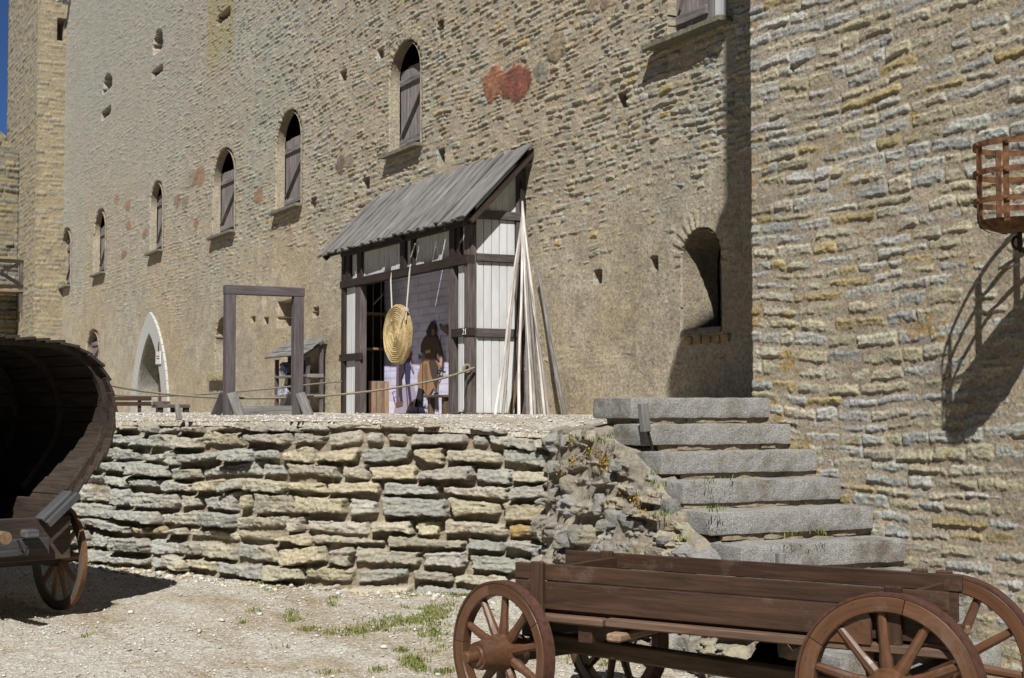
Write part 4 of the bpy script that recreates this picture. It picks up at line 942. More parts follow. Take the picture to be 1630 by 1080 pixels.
printed('archer_print', [
    (SC([(405, 930), (430, 800), (470, 800), (455, 900), (440, 935), (410, 938)], 0, 0), dk), (SC([(540, 835), (572, 835), (578, 960), (548, 950)], 0, 0), dk),
    (SC([(452, 610), (475, 590), (555, 590), (590, 640), (578, 740), (572, 835), (540, 800), (515, 840), (490, 860), (470, 815), (428, 795), (425, 720), (440, 660)], 0, 0), tan),
    (SC([(505, 610), (550, 595), (575, 650), (570, 770), (560, 830), (540, 760), (520, 700)], 0, 0), (.07, .045, .04)),
    (SC([(470, 640), (490, 620), (500, 740), (485, 855), (478, 760)], 0, 0), (.2, .11, .07)),
    (SC([(470, 440), (495, 415), (550, 415), (578, 470), (600, 570), (585, 590), (560, 530), (552, 590), (520, 600), (478, 585), (474, 555), (448, 545), (448, 490)], 0, 0), br),
    (SC([(485, 400), (510, 345), (532, 318), (552, 350), (560, 400), (548, 435), (505, 440)], 0, 0), (.045, .03, .03)),
    (SC([(527, 378), (546, 378), (550, 405), (538, 432), (525, 410)], 0, 0), (.22, .13, .1)),
    (SC([(480, 535), (515, 525), (520, 545), (485, 555)], 0, 0), skin), (SC([(582, 570), (600, 570), (608, 640), (595, 655), (586, 620)], 0, 0), skin),
    (SC([(432, 560), (455, 570), (455, 600), (436, 628)], 0, 0), (.08, .08, .1)), (SC([(565, 665), (628, 682), (626, 695), (562, 680)], 0, 0), dk),
    (SC([(592, 420), (598, 420), (592, 470), (606, 540), (612, 600), (604, 660), (585, 720), (568, 738), (566, 733), (580, 712), (598, 655), (604, 600), (598, 545), (586, 475)], 0, 0), dk),
    (SC([(440, 925), (446, 905), (452, 930), (462, 908), (470, 935), (482, 912), (490, 942), (502, 918), (512, 948), (524, 915), (532, 945), (540, 920), (540, 950), (500, 955), (442, 940)], 0, 0), (.16, .15, .17))], 0)
printed('archer_print', [
    (SC([(250, 1003), (262, 940), (290, 880), (320, 800), (365, 750), (400, 790), (420, 860), (425, 940), (425, 1003)], 0, 0), (.36, .33, .42)),
    (SC([(345, 560), (378, 540), (376, 620), (372, 700), (370, 770), (385, 900), (366, 900), (352, 790), (338, 760), (335, 660)], 0, 0), pur),
    (SC([(300, 620), (335, 600), (330, 680), (312, 720), (312, 780), (318, 880), (322, 900), (300, 900), (292, 800), (290, 700)], 0, 0), (.05, .035, .05)),
    (SC([(275, 620), (292, 620), (290, 770), (296, 900), (274, 905), (272, 790)], 0, 0), (.16, .11, .16)), (SC([(268, 905), (300, 895), (320, 905), (318, 925), (285, 935), (270, 935)], 0, 0), (.2, .08, .07)), (SC([(364, 895), (386, 895), (388, 932), (366, 935)], 0, 0), (.3, .13, .1)),
    (SC([(352, 585), (378, 530), (378, 575), (360, 590)], 0, 0), (.5, .05, .05)),
    (SC([(375, 600), (385, 640), (398, 655), (395, 680), (384, 665), (372, 630)], 0, 0), (.3, .24, .26)),
    (SC([(243, 835), (250, 825), (268, 822), (268, 828), (252, 832), (250, 840), (268, 900), (264, 905)], 0, 0), (.14, .1, .2))], 0)
printed('hand_print', [(SC([(576, 345), (590, 340), (600, 360), (640, 345), (645, 430), (615, 400), (592, 385)], 0, 0), (.2, .13, .11))], 0)

# straw target
tc = onY(633.5, 533, YF-.13); ang = math.radians(3)
tax = np.array([math.sin(ang), -math.cos(ang), 0.0]); Rt = .445
tg = thing('straw_target', 'round coiled straw archery target hanging on two cords before the shed opening', 'target', tc)
prof = []
for i, rr0 in enumerate(np.linspace(.0, Rt, 20*6)):
    ph = (rr0/ Rt*14) % 1; prof.append((.04+.018*abs(math.sin(math.pi*ph))-.0, rr0))
prof.append((.03, Rt+.02)); prof.append((-.03, Rt+.02)); prof += [(-.045-.009*abs(math.sin(math.pi*((rr0/Rt*20) % 1))), rr0) for rr0 in np.linspace(Rt, 0, 60)]
mb = MB(); n = 72; a = np.cross(tax, [0, 0, 1]); a /= np.linalg.norm(a); b = np.array([0, 0, 1.0]); V = []; G = []
for (t_, r_) in prof:
    for k in range(n):
        th = 6.28318*k/n; jit = .0025*math.sin(th*36+r_*160); V.append(tc+tax*(t_+jit)+(r_+.004*math.sin(th*9))*(a*math.cos(th)*.97+b*math.sin(th))); G.append((th*max(r_, .05)*.6, r_*.9, t_))
m = len(prof); Fc = [[i*n+k, i*n+(k+1) % n, (i+1)*n+(k+1) % n, (i+1)*n+k] for i in range(m-1) for k in range(n)]
mb.add(V, Fc, G); mb.build('coil', M['straw'], tg, smooth=True)
for (px, py, qx, qy) in ((622, 446, 624, 496), (652, 433, 647, 494)):
    p0 = onY(px, py, YF-.03); p1 = onY(qx, qy, YF-.15); p2 = p1+np.array([-.06 if px < 630 else -.12, -.05, -.22])
    mb = MB(); mb.tube([p0+[0, .02, .12], p0, p1, p2], .012, 6); mb.tube([p1, p1+[.07, -.04, -.16]], .011, 6); mb.box(p1, (.03, .03, .03), None, .01); mb.build('cord', M['rope2'], tg)
mb = MB(); p = onY(657, 402, YF-.02); mb.tube([onY(654, 410, YF-.03), onY(661, 388, YF-.03)], .012, 6); mb.build('cord', M['rope2'], tg)

# ------------------------------------------------------------------ pikes leaning on shed and wall
feet = [(788, 833, 345, 'leftmost pike, thick at its foot, leaning against the shed'), (800, 838, 338, 'second pike from the left, leaning against the shed beside the outermost one'), (826, 840, 330, 'straight pale pike third from the left in the leaning bundle'),
        (840, 842, 338, 'pale pike fourth from the left in the leaning bundle'), (846, 845, 325, 'middle pike of the bundle standing almost upright'), (852, 847, 332, 'upright pike just right of the middle of the bundle'), (859, 848, 340, 'pike with a greyer shaft fourth from the right end of the bundle'),
        (867, 850, 322, 'pale pike third from the right of the bundle'), (873, 849, 350, 'thin pike second from the right, its shaft close to its pale neighbour'), (900, 856, 430, 'rightmost grey pole leaning apart on the castle wall with its shadow beside it')]
for i, (fx0, tx_, ty_, lb) in enumerate(feet):
    f0 = onX(fx0, 655, -17.35 if i == 9 else -18.35+.12*(i % 3)); f0[2] = terz(f0[0], f0[1])-.02
    T0 = onX(tx_, ty_, -19.15) if i < 9 else onY(tx_, ty_, YM-.12)
    T0[1] = min(T0[1], YM-.13)
    o = thing('pike', lb, 'pike', f0, 'pikes leaning beside the shed'); rad = .022 if i < 9 else .030
    if i in (2, 8): rad = .022
    P = [f0+(T0-f0)*t_+np.array([.012*math.sin(t_*9+i*2), .018*math.sin(t_*6+i*1.7), 0])*math.sin(math.pi*t_) for t_ in np.linspace(0, 1, 9)]
    mb = MB(); mb.tube(P, np.linspace(rad, rad*.68, 9), 9); mb.build('shaft', [M['pole'], M['pole2'], M['pole'], M['gwood'], M['pole'], M['pole2'], M['gwood'], M['pole'], M['pole2'], M['gwood']][i], o, smooth=True)
    if i < 9:
        dvv = (T0-f0)/np.linalg.norm(T0-f0); mb = MB(); mb.tube([T0, T0+dvv*.12, T0+dvv*.30, T0+dvv*.36], [rad*.72, .013, .012, .002], 6); mb.build('iron_tip', M['iron'], o)
f0 = onX(812, 655, -18.9); f0[2] = E_-.1; T0 = onX(836, 480, -19.12)
o = thing('bark_pole', 'short dark crooked bark pole behind the pikes', 'pole', f0); mb = MB(); mb.tube([f0, f0*.6+T0*.4+[.0, .05, 0], f0*.3+T0*.7+[0, -.02, 0], T0], [.04, .032, .03, .02], 8); mb.build('shaft', M['brownpole'], o, smooth=True)

# ------------------------------------------------------------------ timber frame on the terrace
dF = 18.6; fpt = ond(366, 650, dF); XFm = fpt[0]
def fq(x, y): return onX(x, y, XFm)
fr_ = thing('timber_portal', 'freestanding slate grey rectangular timber portal on splayed feet on the terrace', 'timber frame', fq(418, 660))
zg = fq(418, 661)[2]; ya, yb = fq(357, 560)[1], fq(481, 560)[1]; zt1 = fq(366, 455)[2]; pw = .127
for (y0_, y1_) in ((ya, ya+pw), (yb-pw, yb)):
    mb = MB(); mb.bb(XFm-.06, XFm+.06, y0_, y1_, zg-.03, zt1-.11, .005); mb.build('post', M['frame'], fr_)
mb = MB(); mb.bb(XFm-.065, XFm+.065, ya-.005, yb+.01, zt1-.109, zt1+.005, .005); mb.build('top_beam', M['frame'], fr_)
mb = MB(); mb.bb(XFm-.05, XFm+.0, ya+pw+.02, yb-.02, zg-.02, zg+.115, .005); mb.build('bottom_board', M['gwood'], fr_)
for y0_ in (ya+pw/2+.0, yb-pw/2):
    mb = MB(); mb.beam((XFm+.075, y0_+.01, zg+.27), (XFm+.22, y0_+.085, zg-.02), .125, .05, (1, 0, .3), .005); mb.build('foot_brace', M['gwood'], fr_)
    mb = MB(); mb.beam((XFm-.075, y0_-.03, zg+.27), (XFm-.25, y0_-.10, zg-.02), .12, .05, (1, 0, .3), .005); mb.build('foot_brace', M['frame'], fr_)

# ------------------------------------------------------------------ shelf rack with a little roof
Xn = -27.6; Yb = 9.86; Yf = onX(490, 600, Xn)[1]; Xfar = -29.5
rk = thing('shelf_rack', 'open grey wooden shelf rack with small slanted plank roof behind the timber frame', 'shelf rack', ((Xn+Xfar)/2, Yf, E_-.1))
zr_ = E_-.16
for (x, y, zt0) in ((Xn, Yb, onX(514, 545, Xn)[2]), (Xn, Yf, onX(490, 566, Xn)[2]), (Xfar, Yf, onX(490, 566, Xn)[2]), (Xfar, Yb, onX(514, 545, Xn)[2])):
    mb = MB(); mb.bb(x-.035, x+.035, y-.035, y+.035, zr_-.05, zt0-.03); mb.build('post', M['frame'], rk)
for yy in (598, 630):
    z = onX(500, yy, Xn)[2]; mb = MB(); mb.bb(Xfar-.02, Xn+.03, Yf-.05, Yb+.03, z-.025, z+.02); mb.bb(Xn+.036, Xn+.06, Yf-.03, Yb+.03, z-.04, z+.03); mb.build('shelf', M['gwood'], rk)
e0 = np.array([Xn+.15, onX(482, 563, Xn+.15)[1], onX(482, 563, Xn+.15)[2]]); e1 = onX(517.5, 540, Xn+.15); sl_ = e1-e0; sl_[0] = 0
mb = MB(); Ls = np.linalg.norm(sl_); ds = sl_/Ls; nn = np.array([0, -ds[2], ds[1]])
for j in range(3):
    c = e0+ds*Ls*(j+.5)/3+nn*(.012*j+.0); c[0] = (Xn+Xfar)/2; mb.box(c, ((Xn-Xfar)/2+.22-.05*j, Ls/6+.05, .014), ((1, 0, 0), tuple(ds), tuple(nn)))
mb.build('roof', M['gwood'], rk)
mb = MB(); mb.beam((Xn+.08, e0[1], e0[2]-.05), (Xn+.08, e1[1], e1[2]-.05), .04, .05); mb.build('rafter', M['frame'], rk)
for k, (x, y, s) in enumerate(((457, 588, .16), (455, 622, .15), (486, 585, .12))):
    p = onY(x, y, Yb-.2); o = thing('cloth_bundle', ['crumpled blue and white cloth bundle on the upper shelf of the rack', 'crumpled pale cloth bundle on the lower shelf of the rack', 'small dark blue cloth heap at the right of the upper shelf'][k], 'cloth bundle', p)
    mb = MB(); roughbox(mb, p, (s, .12, s*.8), None, .03, .13, 33+k, .08); mb.build('cloth', plain('patterned_cloth', [(.18, .2, .3), (.25, .25, .3), (.05, .07, .16)][k], .9, 0, .8, 26, .01), o, smooth=True)

# ------------------------------------------------------------------ bench and table by the doorway
db = 37.0
bn = thing('garden_bench', 'brown slatted wooden bench with backrest left of the pointed doorway', 'bench', ond(215, 688, db))
yb0 = ond(241, 640, db); Xb = yb0[0]
def bq(x, y, dx=0): return onX(x, y, Xb+dx)
zbn = E_-.64
y1b = bq(241, 640)[1]; y0b = y1b-1.75
for (ya_, yb_) in ((632, 638), (640, 646.5)):
    mb = MB(); mb.bb(Xb-.02, Xb+.02, y0b, y1b, bq(215, yb_)[2], bq(215, ya_)[2]); mb.build('back_slat', M['cart'], bn)
mb = MB(); mb.bb(Xb, Xb+.45, y0b, y1b+.08, zbn+.42, zbn+.47); mb.build('seat', M['cart'], bn)
for y in (y0b+.25, y1b-.28):
    mb = MB(); mb.bb(Xb-.07, Xb-.021, y-.04, y+.04, zbn, bq(215, 632)[2]); mb.bb(Xb+.34, Xb+.42, y-.04, y+.04, zbn, zbn+.419); mb.build('leg', M['cart'], bn)
pt = ond(272, 646, 35.0); tbn = thing('small_table', 'low dark wooden table with thick legs right of the bench before the doorway', 'table', (pt[0], pt[1], zbn+.1))
hw_ = 26/FPX*35.0
mb = MB(); mb.bb(pt[0]-.3, pt[0]+.3, pt[1]-hw_, pt[1]+hw_, pt[2]-.05, pt[2]+.03); mb.build('tabletop', M['beamgrey'], tbn)
for (x, y) in ((.2, -.85), (.2, .78), (-.2, -.55), (-.2, .3)):
    mb = MB(); mb.bb(pt[0]+x-.06, pt[0]+x+.06, pt[1]+hw_*y-.06, pt[1]+hw_*y+.07, zbn, pt[2]-.051); mb.build('leg', M['beam'], tbn)
tt_ = thing('firewood_piece', 'split piece of firewood lying on the small table', 'firewood', (pt[0], pt[1]-.2, pt[2]+.04)); mb = MB(); roughbox(mb, (pt[0], pt[1]-.22, pt[2]+.065), (.07, .2, .035), None, .05, .02, 8, .01); mb.build('log', M['brownpole'], tt_, smooth=True)

# ropes
def ropes(name, lb, P, rad, depths):
    pts = [ond(x, y, d) for (x, y), d in zip(P, depths)]; pts = np.array(pts)
    # smooth by spline resampling
    t = np.linspace(0, 1, len(pts)); tt = np.linspace(0, 1, 60); co = [np.polyfit(t, pts[:, i], 3 if len(pts) > 3 else 2) for i in range(3)]
    Q = np.stack([np.polyval(c, tt) for c in co], -1)
    mb = MB(); mb.tube(Q, rad, 6); o = mb.build(name, M['rope'], smooth=True); tag(o, lb, 'rope'); return o
cpd = np.dot(ringp-EYE, F0)
ropes('barrier_rope', 'thick sagging barrier rope running from the shed corner post to the left behind the wagon', [(757, 587), (700, 601), (640, 613), (560, 628), (470, 636), (380, 635), (290, 629), (183, 613), (120, 600)], .016, np.linspace(cpd, 17.5, 9))
ropes('barrier_rope', 'thinner upper barrier rope tied to the left post of the shed', [(542, 608), (500, 611), (440, 618), (380, 624), (320, 628), (250, 631), (183, 629), (120, 624)], .015, np.linspace(25.6, 20.5, 8))
for k, (x, y, d, lb) in enumerate(((120, 598, 17.5, 'grey rope post on the terrace hidden close behind the wagon cover'), (120, 622, 20.5, 'further grey rope post on the terrace behind the wagon cover'))):
    p = ond(x, y, d); o = thing('rope_post', lb, 'post', (p[0], p[1], E_-.1)); mb = MB(); mb.bb(p[0]-.05, p[0]+.05, p[1]-.05, p[1]+.05, E_-.2, p[2]+.06); mb.build('post', M['gwood'], o)

# ------------------------------------------------------------------ wheels
def wheel(name, parent, c, n, up, R, nsp, fw, th, hubr, hubl, mats, hub_out=.12, ph=0.0):
    """c centre, n outward axle direction, felloe ring width fw, thickness th"""
    c = np.array(c, float); n = np.array(n, float); n /= np.linalg.norm(n)
    b = np.array([0, 0, 1.0]); a = np.cross(b, n); a /= np.linalg.norm(a)
    mb = MB(); seg = 60
    # felloes: five arcs with fine joints
    nf = 5
    for f in range(nf):
        t0 = ph+2*math.pi*f/nf+.006; t1 = ph+2*math.pi*(f+1)/nf-.006; m = 15; V = []; G = []
        off = RNG.random(3)*20
        for i in range(m):
            t = t0+(t1-t0)*i/(m-1); e = a*math.cos(t)+b*math.sin(t)
            Ro, Ri, h, q = R-.012, R-fw, th/2, .006
            for (rr, hh) in ((Ri+q, -h), (Ri, -h+q), (Ri, h-q), (Ri+q, h), (Ro-q, h), (Ro, h-q), (Ro, -h+q), (Ro-q, -h)):
                V.append(c+e*rr+n*hh); G.append(off+np.array([t*R*.6, rr, hh]))
        Fc = [[i*8+k, i*8+(k+1) % 8, (i+1)*8+(k+1) % 8, (i+1)*8+k] for i in range(m-1) for k in range(8)]+[list(range(8))[::-1], [(m-1)*8+k for k in range(8)]]
        mb.add(V, Fc, G)
    wh = mb.build('wheel', mats[0], parent)
    mb = MB(); h = th/2*1.02; mb.lathe([(-h, R-.0125), (-h, R), (h, R), (h, R-.0125)], c, n, 72, True); mb.build('tyre', mats[1], wh, smooth=True)
    mb = MB(); hl = hubl/2
    mb.lathe([(-hl, hubr*.55), (-hl, hubr*.82), (-hl*.35, hubr), (hl*.2, hubr*.98), (hub_out*.75, hubr*.74), (hub_out, hubr*.70), (hub_out, hubr*.55), (hub_out+.012, hubr*.50), (hub_out+.012, hubr*.3)], c, n, 28)
    mb.lathe([(hub_out, hubr*.34), (hub_out+.075, hubr*.30), (hub_out+.08, hubr*.24)], c, n, 16)
    mb.build('hub', mats[2], wh, smooth=True)
    for k in range(nsp):
        t = ph+.31+2*math.pi*k/nsp; e = a*math.cos(t)+b*math.sin(t); tg_ = np.cross(n, e)
        r0, r1 = hubr*.8, R-fw+.012; P = []
        V = []; G = []; off = RNG.random(3)*30
        for (rr, wd, tk) in ((r0, .030, .022), (r0+.05, .030, .022), (r0+.09, .024, .019), (r1-.05, .022, .017), (r1, .019, .015)):
            for j in range(8):
                u = 2*math.pi*(j+.5)/8; V.append(c+e*rr+tg_*math.cos(u)*wd*(R/.42)**.5+n*math.sin(u)*tk*1.2+n*(-.0)); G.append(off+np.array([rr, .02*math.cos(u), .02*math.sin(u)]))
        Fc = [[i*8+q, i*8+(q+1) % 8, (i+1)*8+(q+1) % 8, (i+1)*8+q] for i in range(4) for q in range(8)]
        ms = MB(); ms.add(V, Fc, G); ms.build('spoke', mats[0] if len(mats) < 4 else mats[3], wh)
    return wh

# ------------------------------------------------------------------ brown open cart, right foreground
u2 = np.array([-.823, .568]); n2 = np.array([-.568, -.823])      # (right, depth) coordinates: forward, towards camera
def cw3(s, t, z):       # along the body, across (positive = camera side), height
    r_, d_ = 1.865+u2[0]*s+n2[0]*t, 6.93+u2[1]*s+n2[1]*t; return rd(r_, d_, z)
Ud = R_*u2[0]+F0*u2[1]; Nd = R_*n2[0]+F0*n2[1]
cart = thing('farm_cart', 'low dark brown open wooden cart with chestnut spoked wheels in the foreground', 'cart', cw3(1, 0, 0))
wm = (M['cartw'], M['tyre'], M['cartw'])
wheel('wheel', cart, rd(1.636, 6.6, .425), Nd, None, .425, 10, .085, .07, .105, .22, wm, .13, .1)
wheel('wheel', cart, rd(1.636-n2[0]*.82, 6.6-n2[1]*.82, .43), -Nd, None, .425, 10, .082, .07, .085, .2, wm, .11, .4)
nf2 = np.array([-.755, -.656]); Nf = R_*nf2[0]+F0*nf2[1]
fz0 = gz(7.8); wheel('wheel', cart, rd(-.0486, 7.80, fz0+.365), Nf, None, .365, 10, .075, .065, .10, .24, wm, .17, .55)
wheel('wheel', cart, rd(-.0486-nf2[0]*.82, 7.80-nf2[1]*.82, gz(8.3)+.365), -Nf, None, .365, 10, .072, .065, .082, .2, wm, .12, .2)
zt0 = 1.65-.787; zb0 = 1.65-1.013; sF, sR = 2.0, -.30
def cb(mb, s0, s1, t0, t1, z0, z1, b=.004, skew=0):
    c = (cw3(s0, t0, z0)+cw3(s1, t1, z1))/2; mb.box(c, (abs(s1-s0)/2, abs(t1-t0)/2, abs(z1-z0)/2), (Ud, Nd, (0, 0, 1)), b); return mb
mb = MB(); cb(mb, -.25, sF, .335, .36, zt0-.082, zt0); cb(mb, -.22, sF, .337, .36, zb0, zt0-.087); mb.build('side_board', M['cart'], cart)
mb = MB(); cb(mb, -.08, sF+.14, -.36, -.335, zt0-.082, zt0+.0); cb(mb, -.06, sF, -.36, -.337, zb0, zt0-.087); mb.build('side_board', M['cart'], cart)
mb = MB(); cb(mb, sF-.20, sF-.175, -.33, .33, zb0, zt0-.02); mb.build('end_board', M['cart'], cart)
mb = MB(); cb(mb, -.0, .025, -.33, .33, zb0, zt0-.04); mb.build('end_board', M['cart'], cart)
for (s0, t0, t1) in ((sF-.19, .361, .395), (sR+.25, .361, .395), (sF-.18, -.334, -.30), (-.02, -.40, -.361), (.10, -.40, -.361)):
    mb = MB(); cb(mb, s0, s0+.075, t0, t1, zb0-.03, zt0+.012, .006); mb.build('stake_post', M['cart'], cart)
mb = MB(); cb(mb, -.1, sF-.02, -.33, .33, zb0-.03, zb0-.002); mb.build('floor', M['cart'], cart)
mb = MB(); cb(mb, sR, sF-.56, .30, .40, zb0-.055, zb0-.015, .006); mb.build('floor_edge', M['edged'], cart)
mb = MB(); cb(mb, sF-.54, sF-.06, .30, .395, zb0-.062, zb0-.02, .012); mb.build('floor_edge', M['edged'], cart)
mb = MB(); cb(mb, -.1, sF-.1, -.40, -.30, zb0-.055, zb0-.015, .006); mb.build('floor_edge', M['edge'], cart)
for s0 in (sF-.42, .05):
    mb = MB(); cb(mb, s0-.04, s0+.04, -.36, .36, zb0-.15, zb0-.064); mb.build('bolster', M['cart'], cart)
mb = MB(); cb(mb, sF-.68, sF-.60, .05, .46, zb0-.115, zb0-.075, .01); mb.build('cross_peg', M['edge'], cart)
mb = MB(); mb.beam(cw3(0, 0.12, .36), cw3(sF+.05, .12, .41+fz0), .075, .085, (0, 0, 1), .008); mb.build('reach_pole', M['under'], cart)
mb = MB(); mb.beam(cw3(0, -.40, .425), cw3(0, .42, .425), .08, .08); mb.build('axle', M['cart'], cart)
pA_ = rd(-.0486, 7.80, fz0+.365); pB_ = rd(-.0486-nf2[0]*.82, 7.80-nf2[1]*.82, fz0+.365)
mb = MB(); mb.beam(pA_, pB_, .09, .1); mb.beam(pA_*.8+pB_*.2+[0, 0, .11], pB_*.8+pA_*.2+[0, 0, .11], .08, .09); mb.build('axle', M['cart'], cart)
mb = MB(); mb.prism([cw3(.30, .41, zb0-.02), cw3(.30, .41, zb0+.10), cw3(.22, .41, zb0+.15), cw3(.12, .41, zb0+.16), cw3(.08, .41, zb0+.1), cw3(.08, .41, zb0-.02)], -Nd*.02); mb.build('bracket', M['cartw'], cart)
mb = MB(); cb(mb, sR-.1, sR-.02, -.03, .03, .30, .45); mb.build('tail_block', M['cart'], cart)

# ------------------------------------------------------------------ covered wagon, left edge
a2 = np.array([-.70, .714]); w2 = np.array([.714, .70])
WC = np.array([-3.406, 11.4])                                    # right wheel hub in (right, depth)
def wg(a, t, z): q_ = WC+a2*a+w2*t; return rd(q_[0], q_[1], z)
Ad = R_*a2[0]+F0*a2[1]; Wd = R_*w2[0]+F0*w2[1]
wag = thing('covered_wagon', 'dark covered wagon with barrel shaped plank hood cut off by the left edge', 'wagon', wg(.6, -.75, gz(11.4)))
zw = gz(11.4)
mw = (M['felloe'], M['wagonrim'], M['wagon'], M['wagonw'])
TC = -.76
wheel('wheel', wag, wg(0, 0, zw+.40), Wd, None, .40, 10, .075, .036, .07, .24, mw, .10, .25)
wheel('wheel', wag, wg(0, 2*TC, zw+.40), -Wd, None, .40, 10, .075, .036, .07, .24, mw, .10, .25)
wheel('wheel', wag, wg(1.5, 0, zw+.40), Wd, None, .40, 10, .075, .036, .07, .24, mw, .10, .6)
wheel('wheel', wag, wg(1.5, 2*TC, zw+.40), -Wd, None, .40, 10, .075, .036, .07, .24, mw, .10, .6)
RIM = [(67, 541), (102, 545), (133, 557), (155, 575), (171, 597), (180, 625), (185, 653), (182, 684), (173, 711), (157, 738), (142, 760), (122, 787)]
pl0 = wg(-.35, 0, 1)
prof = []
for (x, y) in RIM:
    p = onP(x, y, pl0, Ad); rel = p-wg(-.35, 0, 0); prof.append((float(np.dot(rel, Wd)), float(p[2])))
prof = [(TC, prof[0][1]+.012), ((TC+prof[0][0])/2, prof[0][1]+.01)]+prof
full = [(2*TC-t_, z) for (t_, z) in prof[::-1][:-1]]+prof
fp = np.array(full); L = np.concatenate([[0], np.cumsum(np.linalg.norm(np.diff(fp, axis=0), axis=1))])
npk = 34; se = np.linspace(0, L[-1], npk+1)
mb = MB(); LW = 2.3
for i in range(npk):
    sm = (se[i]+se[i+1])/2; c = np.array([np.interp(sm, L, fp[:, 0]), np.interp(sm, L, fp[:, 1])])
    p0 = np.array([np.interp(se[i]-.01, L, fp[:, 0]), np.interp(se[i]-.01, L, fp[:, 1])]); p1 = np.array([np.interp(se[i+1]+.01, L, fp[:, 0]), np.interp(se[i+1]+.01, L, fp[:, 1])])
    tq_ = (p1-p0)/np.linalg.norm(p1-p0); right = c[0] > TC
    nq = np.array([tq_[1], -tq_[0]]); nq = -nq if np.dot(nq, c-np.array([TC, 1.6])) < 0 else nq
    til = .16*(1 if not right else -1)            # clapboard tilt
    tqq = tq_*math.cos(til)+nq*math.sin(til)*(1)
    tqq = tq_*math.cos(.13)+nq*math.sin(.13)*(1 if right else -1)
    nqq = np.array([-tqq[1], tqq[0]])
    T3 = Wd*tqq[0]+np.array([0, 0, tqq[1]]); N3 = Wd*nqq[0]+np.array([0, 0, nqq[1]])
    hw = np.linalg.norm(p1-p0)/2*1.12; cc = wg(-.35+LW/2+random.uniform(-.015, .015), c[0], c[1])
    mb.box(cc, (LW/2, hw, .011), (Ad, T3, N3), .003)
mb.build('hood', M['wagon'], wag)
mb = MB(); mb.build
for aa in (-.28, .45, 1.2, 1.9):
    mb = MB(); ctr = np.array([TC, 1.55])
    V = []; m = 40
    for i in range(m):
        s_ = L[-1]*i/(m-1); c = np.array([np.interp(s_, L, fp[:, 0]), np.interp(s_, L, fp[:, 1])]); inn = (ctr-c)/np.linalg.norm(ctr-c)
        for (dn, da) in ((.012, 0), (.055, 0), (.055, .05), (.012, .05)):
            q_ = c+inn*dn; V.append(wg(aa+da, q_[0], q_[1]))
    Fc = [[i*4+k, i*4+(k+1) % 4, (i+1)*4+(k+1) % 4, (i+1)*4+k] for i in range(m-1) for k in range(4)]+[[0, 1, 2, 3], [(m-1)*4+k for k in (3, 2, 1, 0)]]
    mb.add(V, Fc); mb.build('hoop', M['wagon'], wag)
def wb(mb, a0, a1, t0, t1, z0, z1, b=.005):
    c = (wg(a0, t0, z0)+wg(a1, t1, z1))/2; mb.box(c, (abs(a1-a0)/2, abs(t1-t0)/2, abs(z1-z0)/2), (Ad, Wd, (0, 0, 1)), b); return mb
zf = prof[-1][1]-.12
mb = MB(); wb(mb, -.35, 1.95, 2*TC+.14, -.14, zf-.26, zf-.22); wb(mb, 1.92, 1.96, 2*TC-.1, .1, zf-.4, zf+1.25); mb.build('box_floor', M['wagon'], wag)
for (t0, t1) in ((-.17, -.13), (2*TC+.13, 2*TC+.17)):
    mb = MB(); wb(mb, -.35, 1.95, t0, t1, zf-.26, zf+.08); mb.build('box_side', M['wagon'], wag)
mb = MB(); wb(mb, -.40, -.355, 2*TC+.12, -.12, zf-.34, zf-.03); mb.build('end_panel', M['wagongrey'] if False else M['wagon'], wag)
for sgn_ in (1, -1):
    tA = -.15 if sgn_ > 0 else 2*TC+.15; tB = prof[-1][0]+.03 if sgn_ > 0 else 2*TC-prof[-1][0]-.03; zB = prof[-1][1]+.06; zA = zf-.1
    mb = MB(); mb.prism([wg(-.33, tA, zA), wg(-.33, tB, zB), wg(1.94, tB, zB), wg(1.94, tA, zA)], np.array([0, 0, -.02])); mb.build('flared_side', M['wagon'], wag)
# flared side ledge boards (worn grey), right one seen
pR0 = onP(109, 783, wg(-.42, 0, 1), Ad); pR1 = onP(62, 828, wg(-.42, 0, 1), Ad)
mb = MB(); mb.beam(pR0, pR1, .12, .03, (0, 0, 1), .005); mb.build('ledge_board', M['wagongrey'], wag)
c1 = pR0-Ad*.0+Wd*.05; mb = MB(); mb.beam(pR0+Wd*.03-[0, 0, .02]-Ad*.09, pR1+Wd*.02-[0, 0, .03]-Ad*.09, .04, .05); mb.build('ledge_board', M['wagongrey'], wag)
mb = MB(); pc = onP(48, 850, wg(-.52, 0, 1), Ad); mb.box(pc, (.05, .055, .03), (Ad, Wd, (0, 0, 1)), .012); mb.build('beam_end', M['wagongrey'], wag)
mb = MB(); pc = onP(30, 872, wg(-.44, 0, 1), Ad); mb.box(pc, (.03, .22, .06), (Ad, Wd, (0, 0, 1)), .006); mb.build('cross_board', M['wagonmid'], wag)
mb = MB(); mb.beam(wg(0, 2*TC, zw+.40), wg(0, 0, zw+.40), .09, .09); mb.beam(wg(1.5, 2*TC, zw+.40), wg(1.5, 0, zw+.40), .09, .09); mb.build('axle', M['wagon'], wag)
mb = MB(); wb(mb, -.1, .1, 2*TC+.2, -.2, zw+.44, zf-.26); wb(mb, 1.4, 1.6, 2*TC+.2, -.2, zw+.44, zf-.26); mb.build('bolster', M['wagon'], wag)
pe = onP(9, 857, wg(-.9, 0, 1), Ad); mb = MB(); mb.tube([pe, pe+Ad*.8], .045, 12); mb.build('draught_pole', M['wagonw'], wag, smooth=True)
hk = onP(28, 860, wg(-.5, 0, 1), Ad); mb = MB(); mb.tube([hk, hk+Wd*.03-[0, 0, .06], hk+Wd*.0-[0, 0, .11], hk+Wd*.06-[0, 0, .1], hk+Wd*.08-[0, 0, .04]], .008, 6); mb.build('hook', M['iron'], wag)

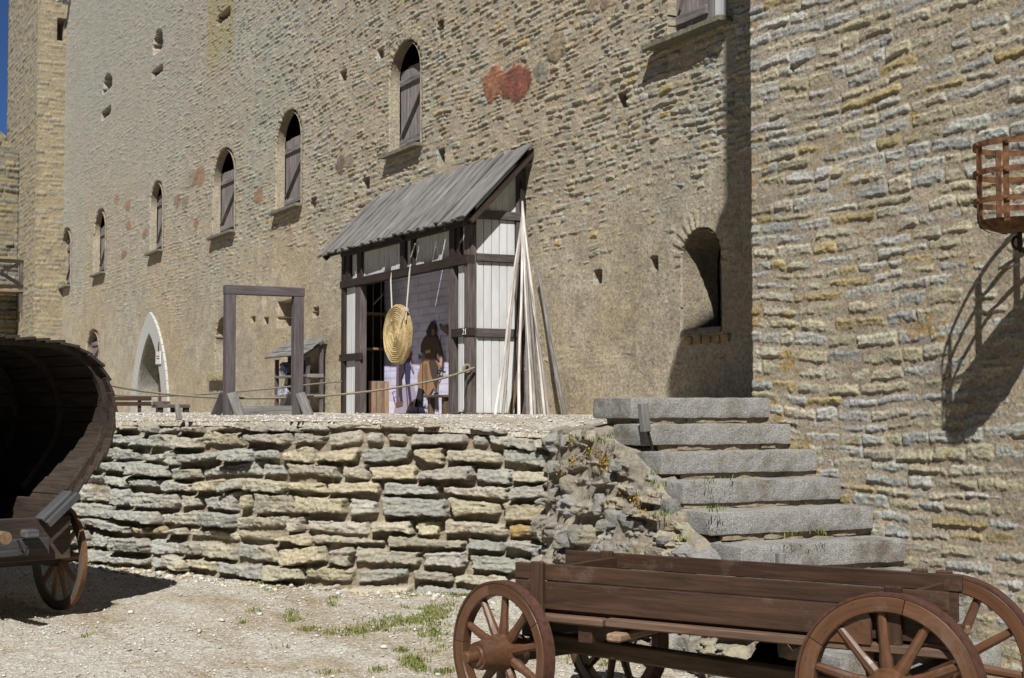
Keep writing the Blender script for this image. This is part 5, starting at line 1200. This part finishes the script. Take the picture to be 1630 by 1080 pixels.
# ------------------------------------------------------------------ fire basket on the tower
bc = ond(1622, 300, 8.27); bz = lambda y: ond(1622, y, 8.27)[2]
RB = .238
bas = thing('fire_basket', 'rusty round iron fire basket fixed to the right tower wall', 'fire basket', (bc[0], bc[1], bz(385)))
def ringpts(z, r_, n=48): return [(bc[0]+r_*math.cos(t), bc[1]+r_*math.sin(t), z) for t in np.linspace(0, 2*math.pi, n, endpoint=False)]
for yy in (233, 277, 322):
    mb = MB(); z = bz(yy); mb.lathe([(-.0155, RB-.004), (-.0155, RB+.004), (.0155, RB+.004), (.0155, RB-.004)], (bc[0], bc[1], z), (0, 0, 1), 56, True); mb.build('ring', M['rust'], bas, smooth=True)
zbn_ = bz(368)
for k in range(8):
    t = 2*math.pi*(k+.62)/8; e = np.array([math.cos(t), math.sin(t), 0]); tg2 = np.array([-math.sin(t), math.cos(t), 0]); V = []
    path = [(RB-.008, bz(228)), (RB-.008, bz(345)), (RB-.02, bz(358)), (RB-.07, bz(368))]
    for (r_, z) in path:
        for (o1, o2) in ((-.016, 0), (.016, 0), (.016, -.006), (-.016, -.006)): V.append(np.array([bc[0], bc[1], z])+e*(r_+o2)+tg2*o1)
    Fc = [[i*4+q, i*4+(q+1) % 4, (i+1)*4+(q+1) % 4, (i+1)*4+q] for i in range(3) for q in range(4)]+[[3, 2, 1, 0], [12, 13, 14, 15]]
    mb = MB(); mb.add(V, Fc); mb.build('strap', M['rust'], bas)
    mb = MB()
    for yy in (233, 277, 322): mb.lathe([(0, .012), (.007, .010), (.010, .004)], np.array([bc[0], bc[1], bz(yy)])+e*(RB+.004), e, 10)
    mb.build('rivet', M['rust'], bas, smooth=True)
mb = MB(); zd = bz(352); mb.lathe([(0, RB-.012), (-.03, RB-.04), (-.055, RB-.11), (-.062, .0), (-.056, .0), (-.05, RB-.115), (-.025, RB-.05), (0, RB-.018)], (bc[0], bc[1], zd), (0, 0, 1), 48); mb.build('pan', M['rust'], bas, smooth=True)
ws = np.array([bc[0], bc[1], zd-.06])
mb = MB(); mb.tube([ws, ws-[0, 0, .10]], .014, 10); mb.tube([ws-[0, 0, .10], ws+[0, .25, -.14], ws+[.0, YT-bc[1]+.05, -.16]], .014, 8); mb.tube([ws+np.array([0, .035*math.cos(t), -.06+.035*math.sin(t)])-[.02, 0, 0] for t in np.linspace(0, 6.28, 12)], .008, 6); mb.build('bracket', M['iron'], bas)
# red painted marks on the retaining wall
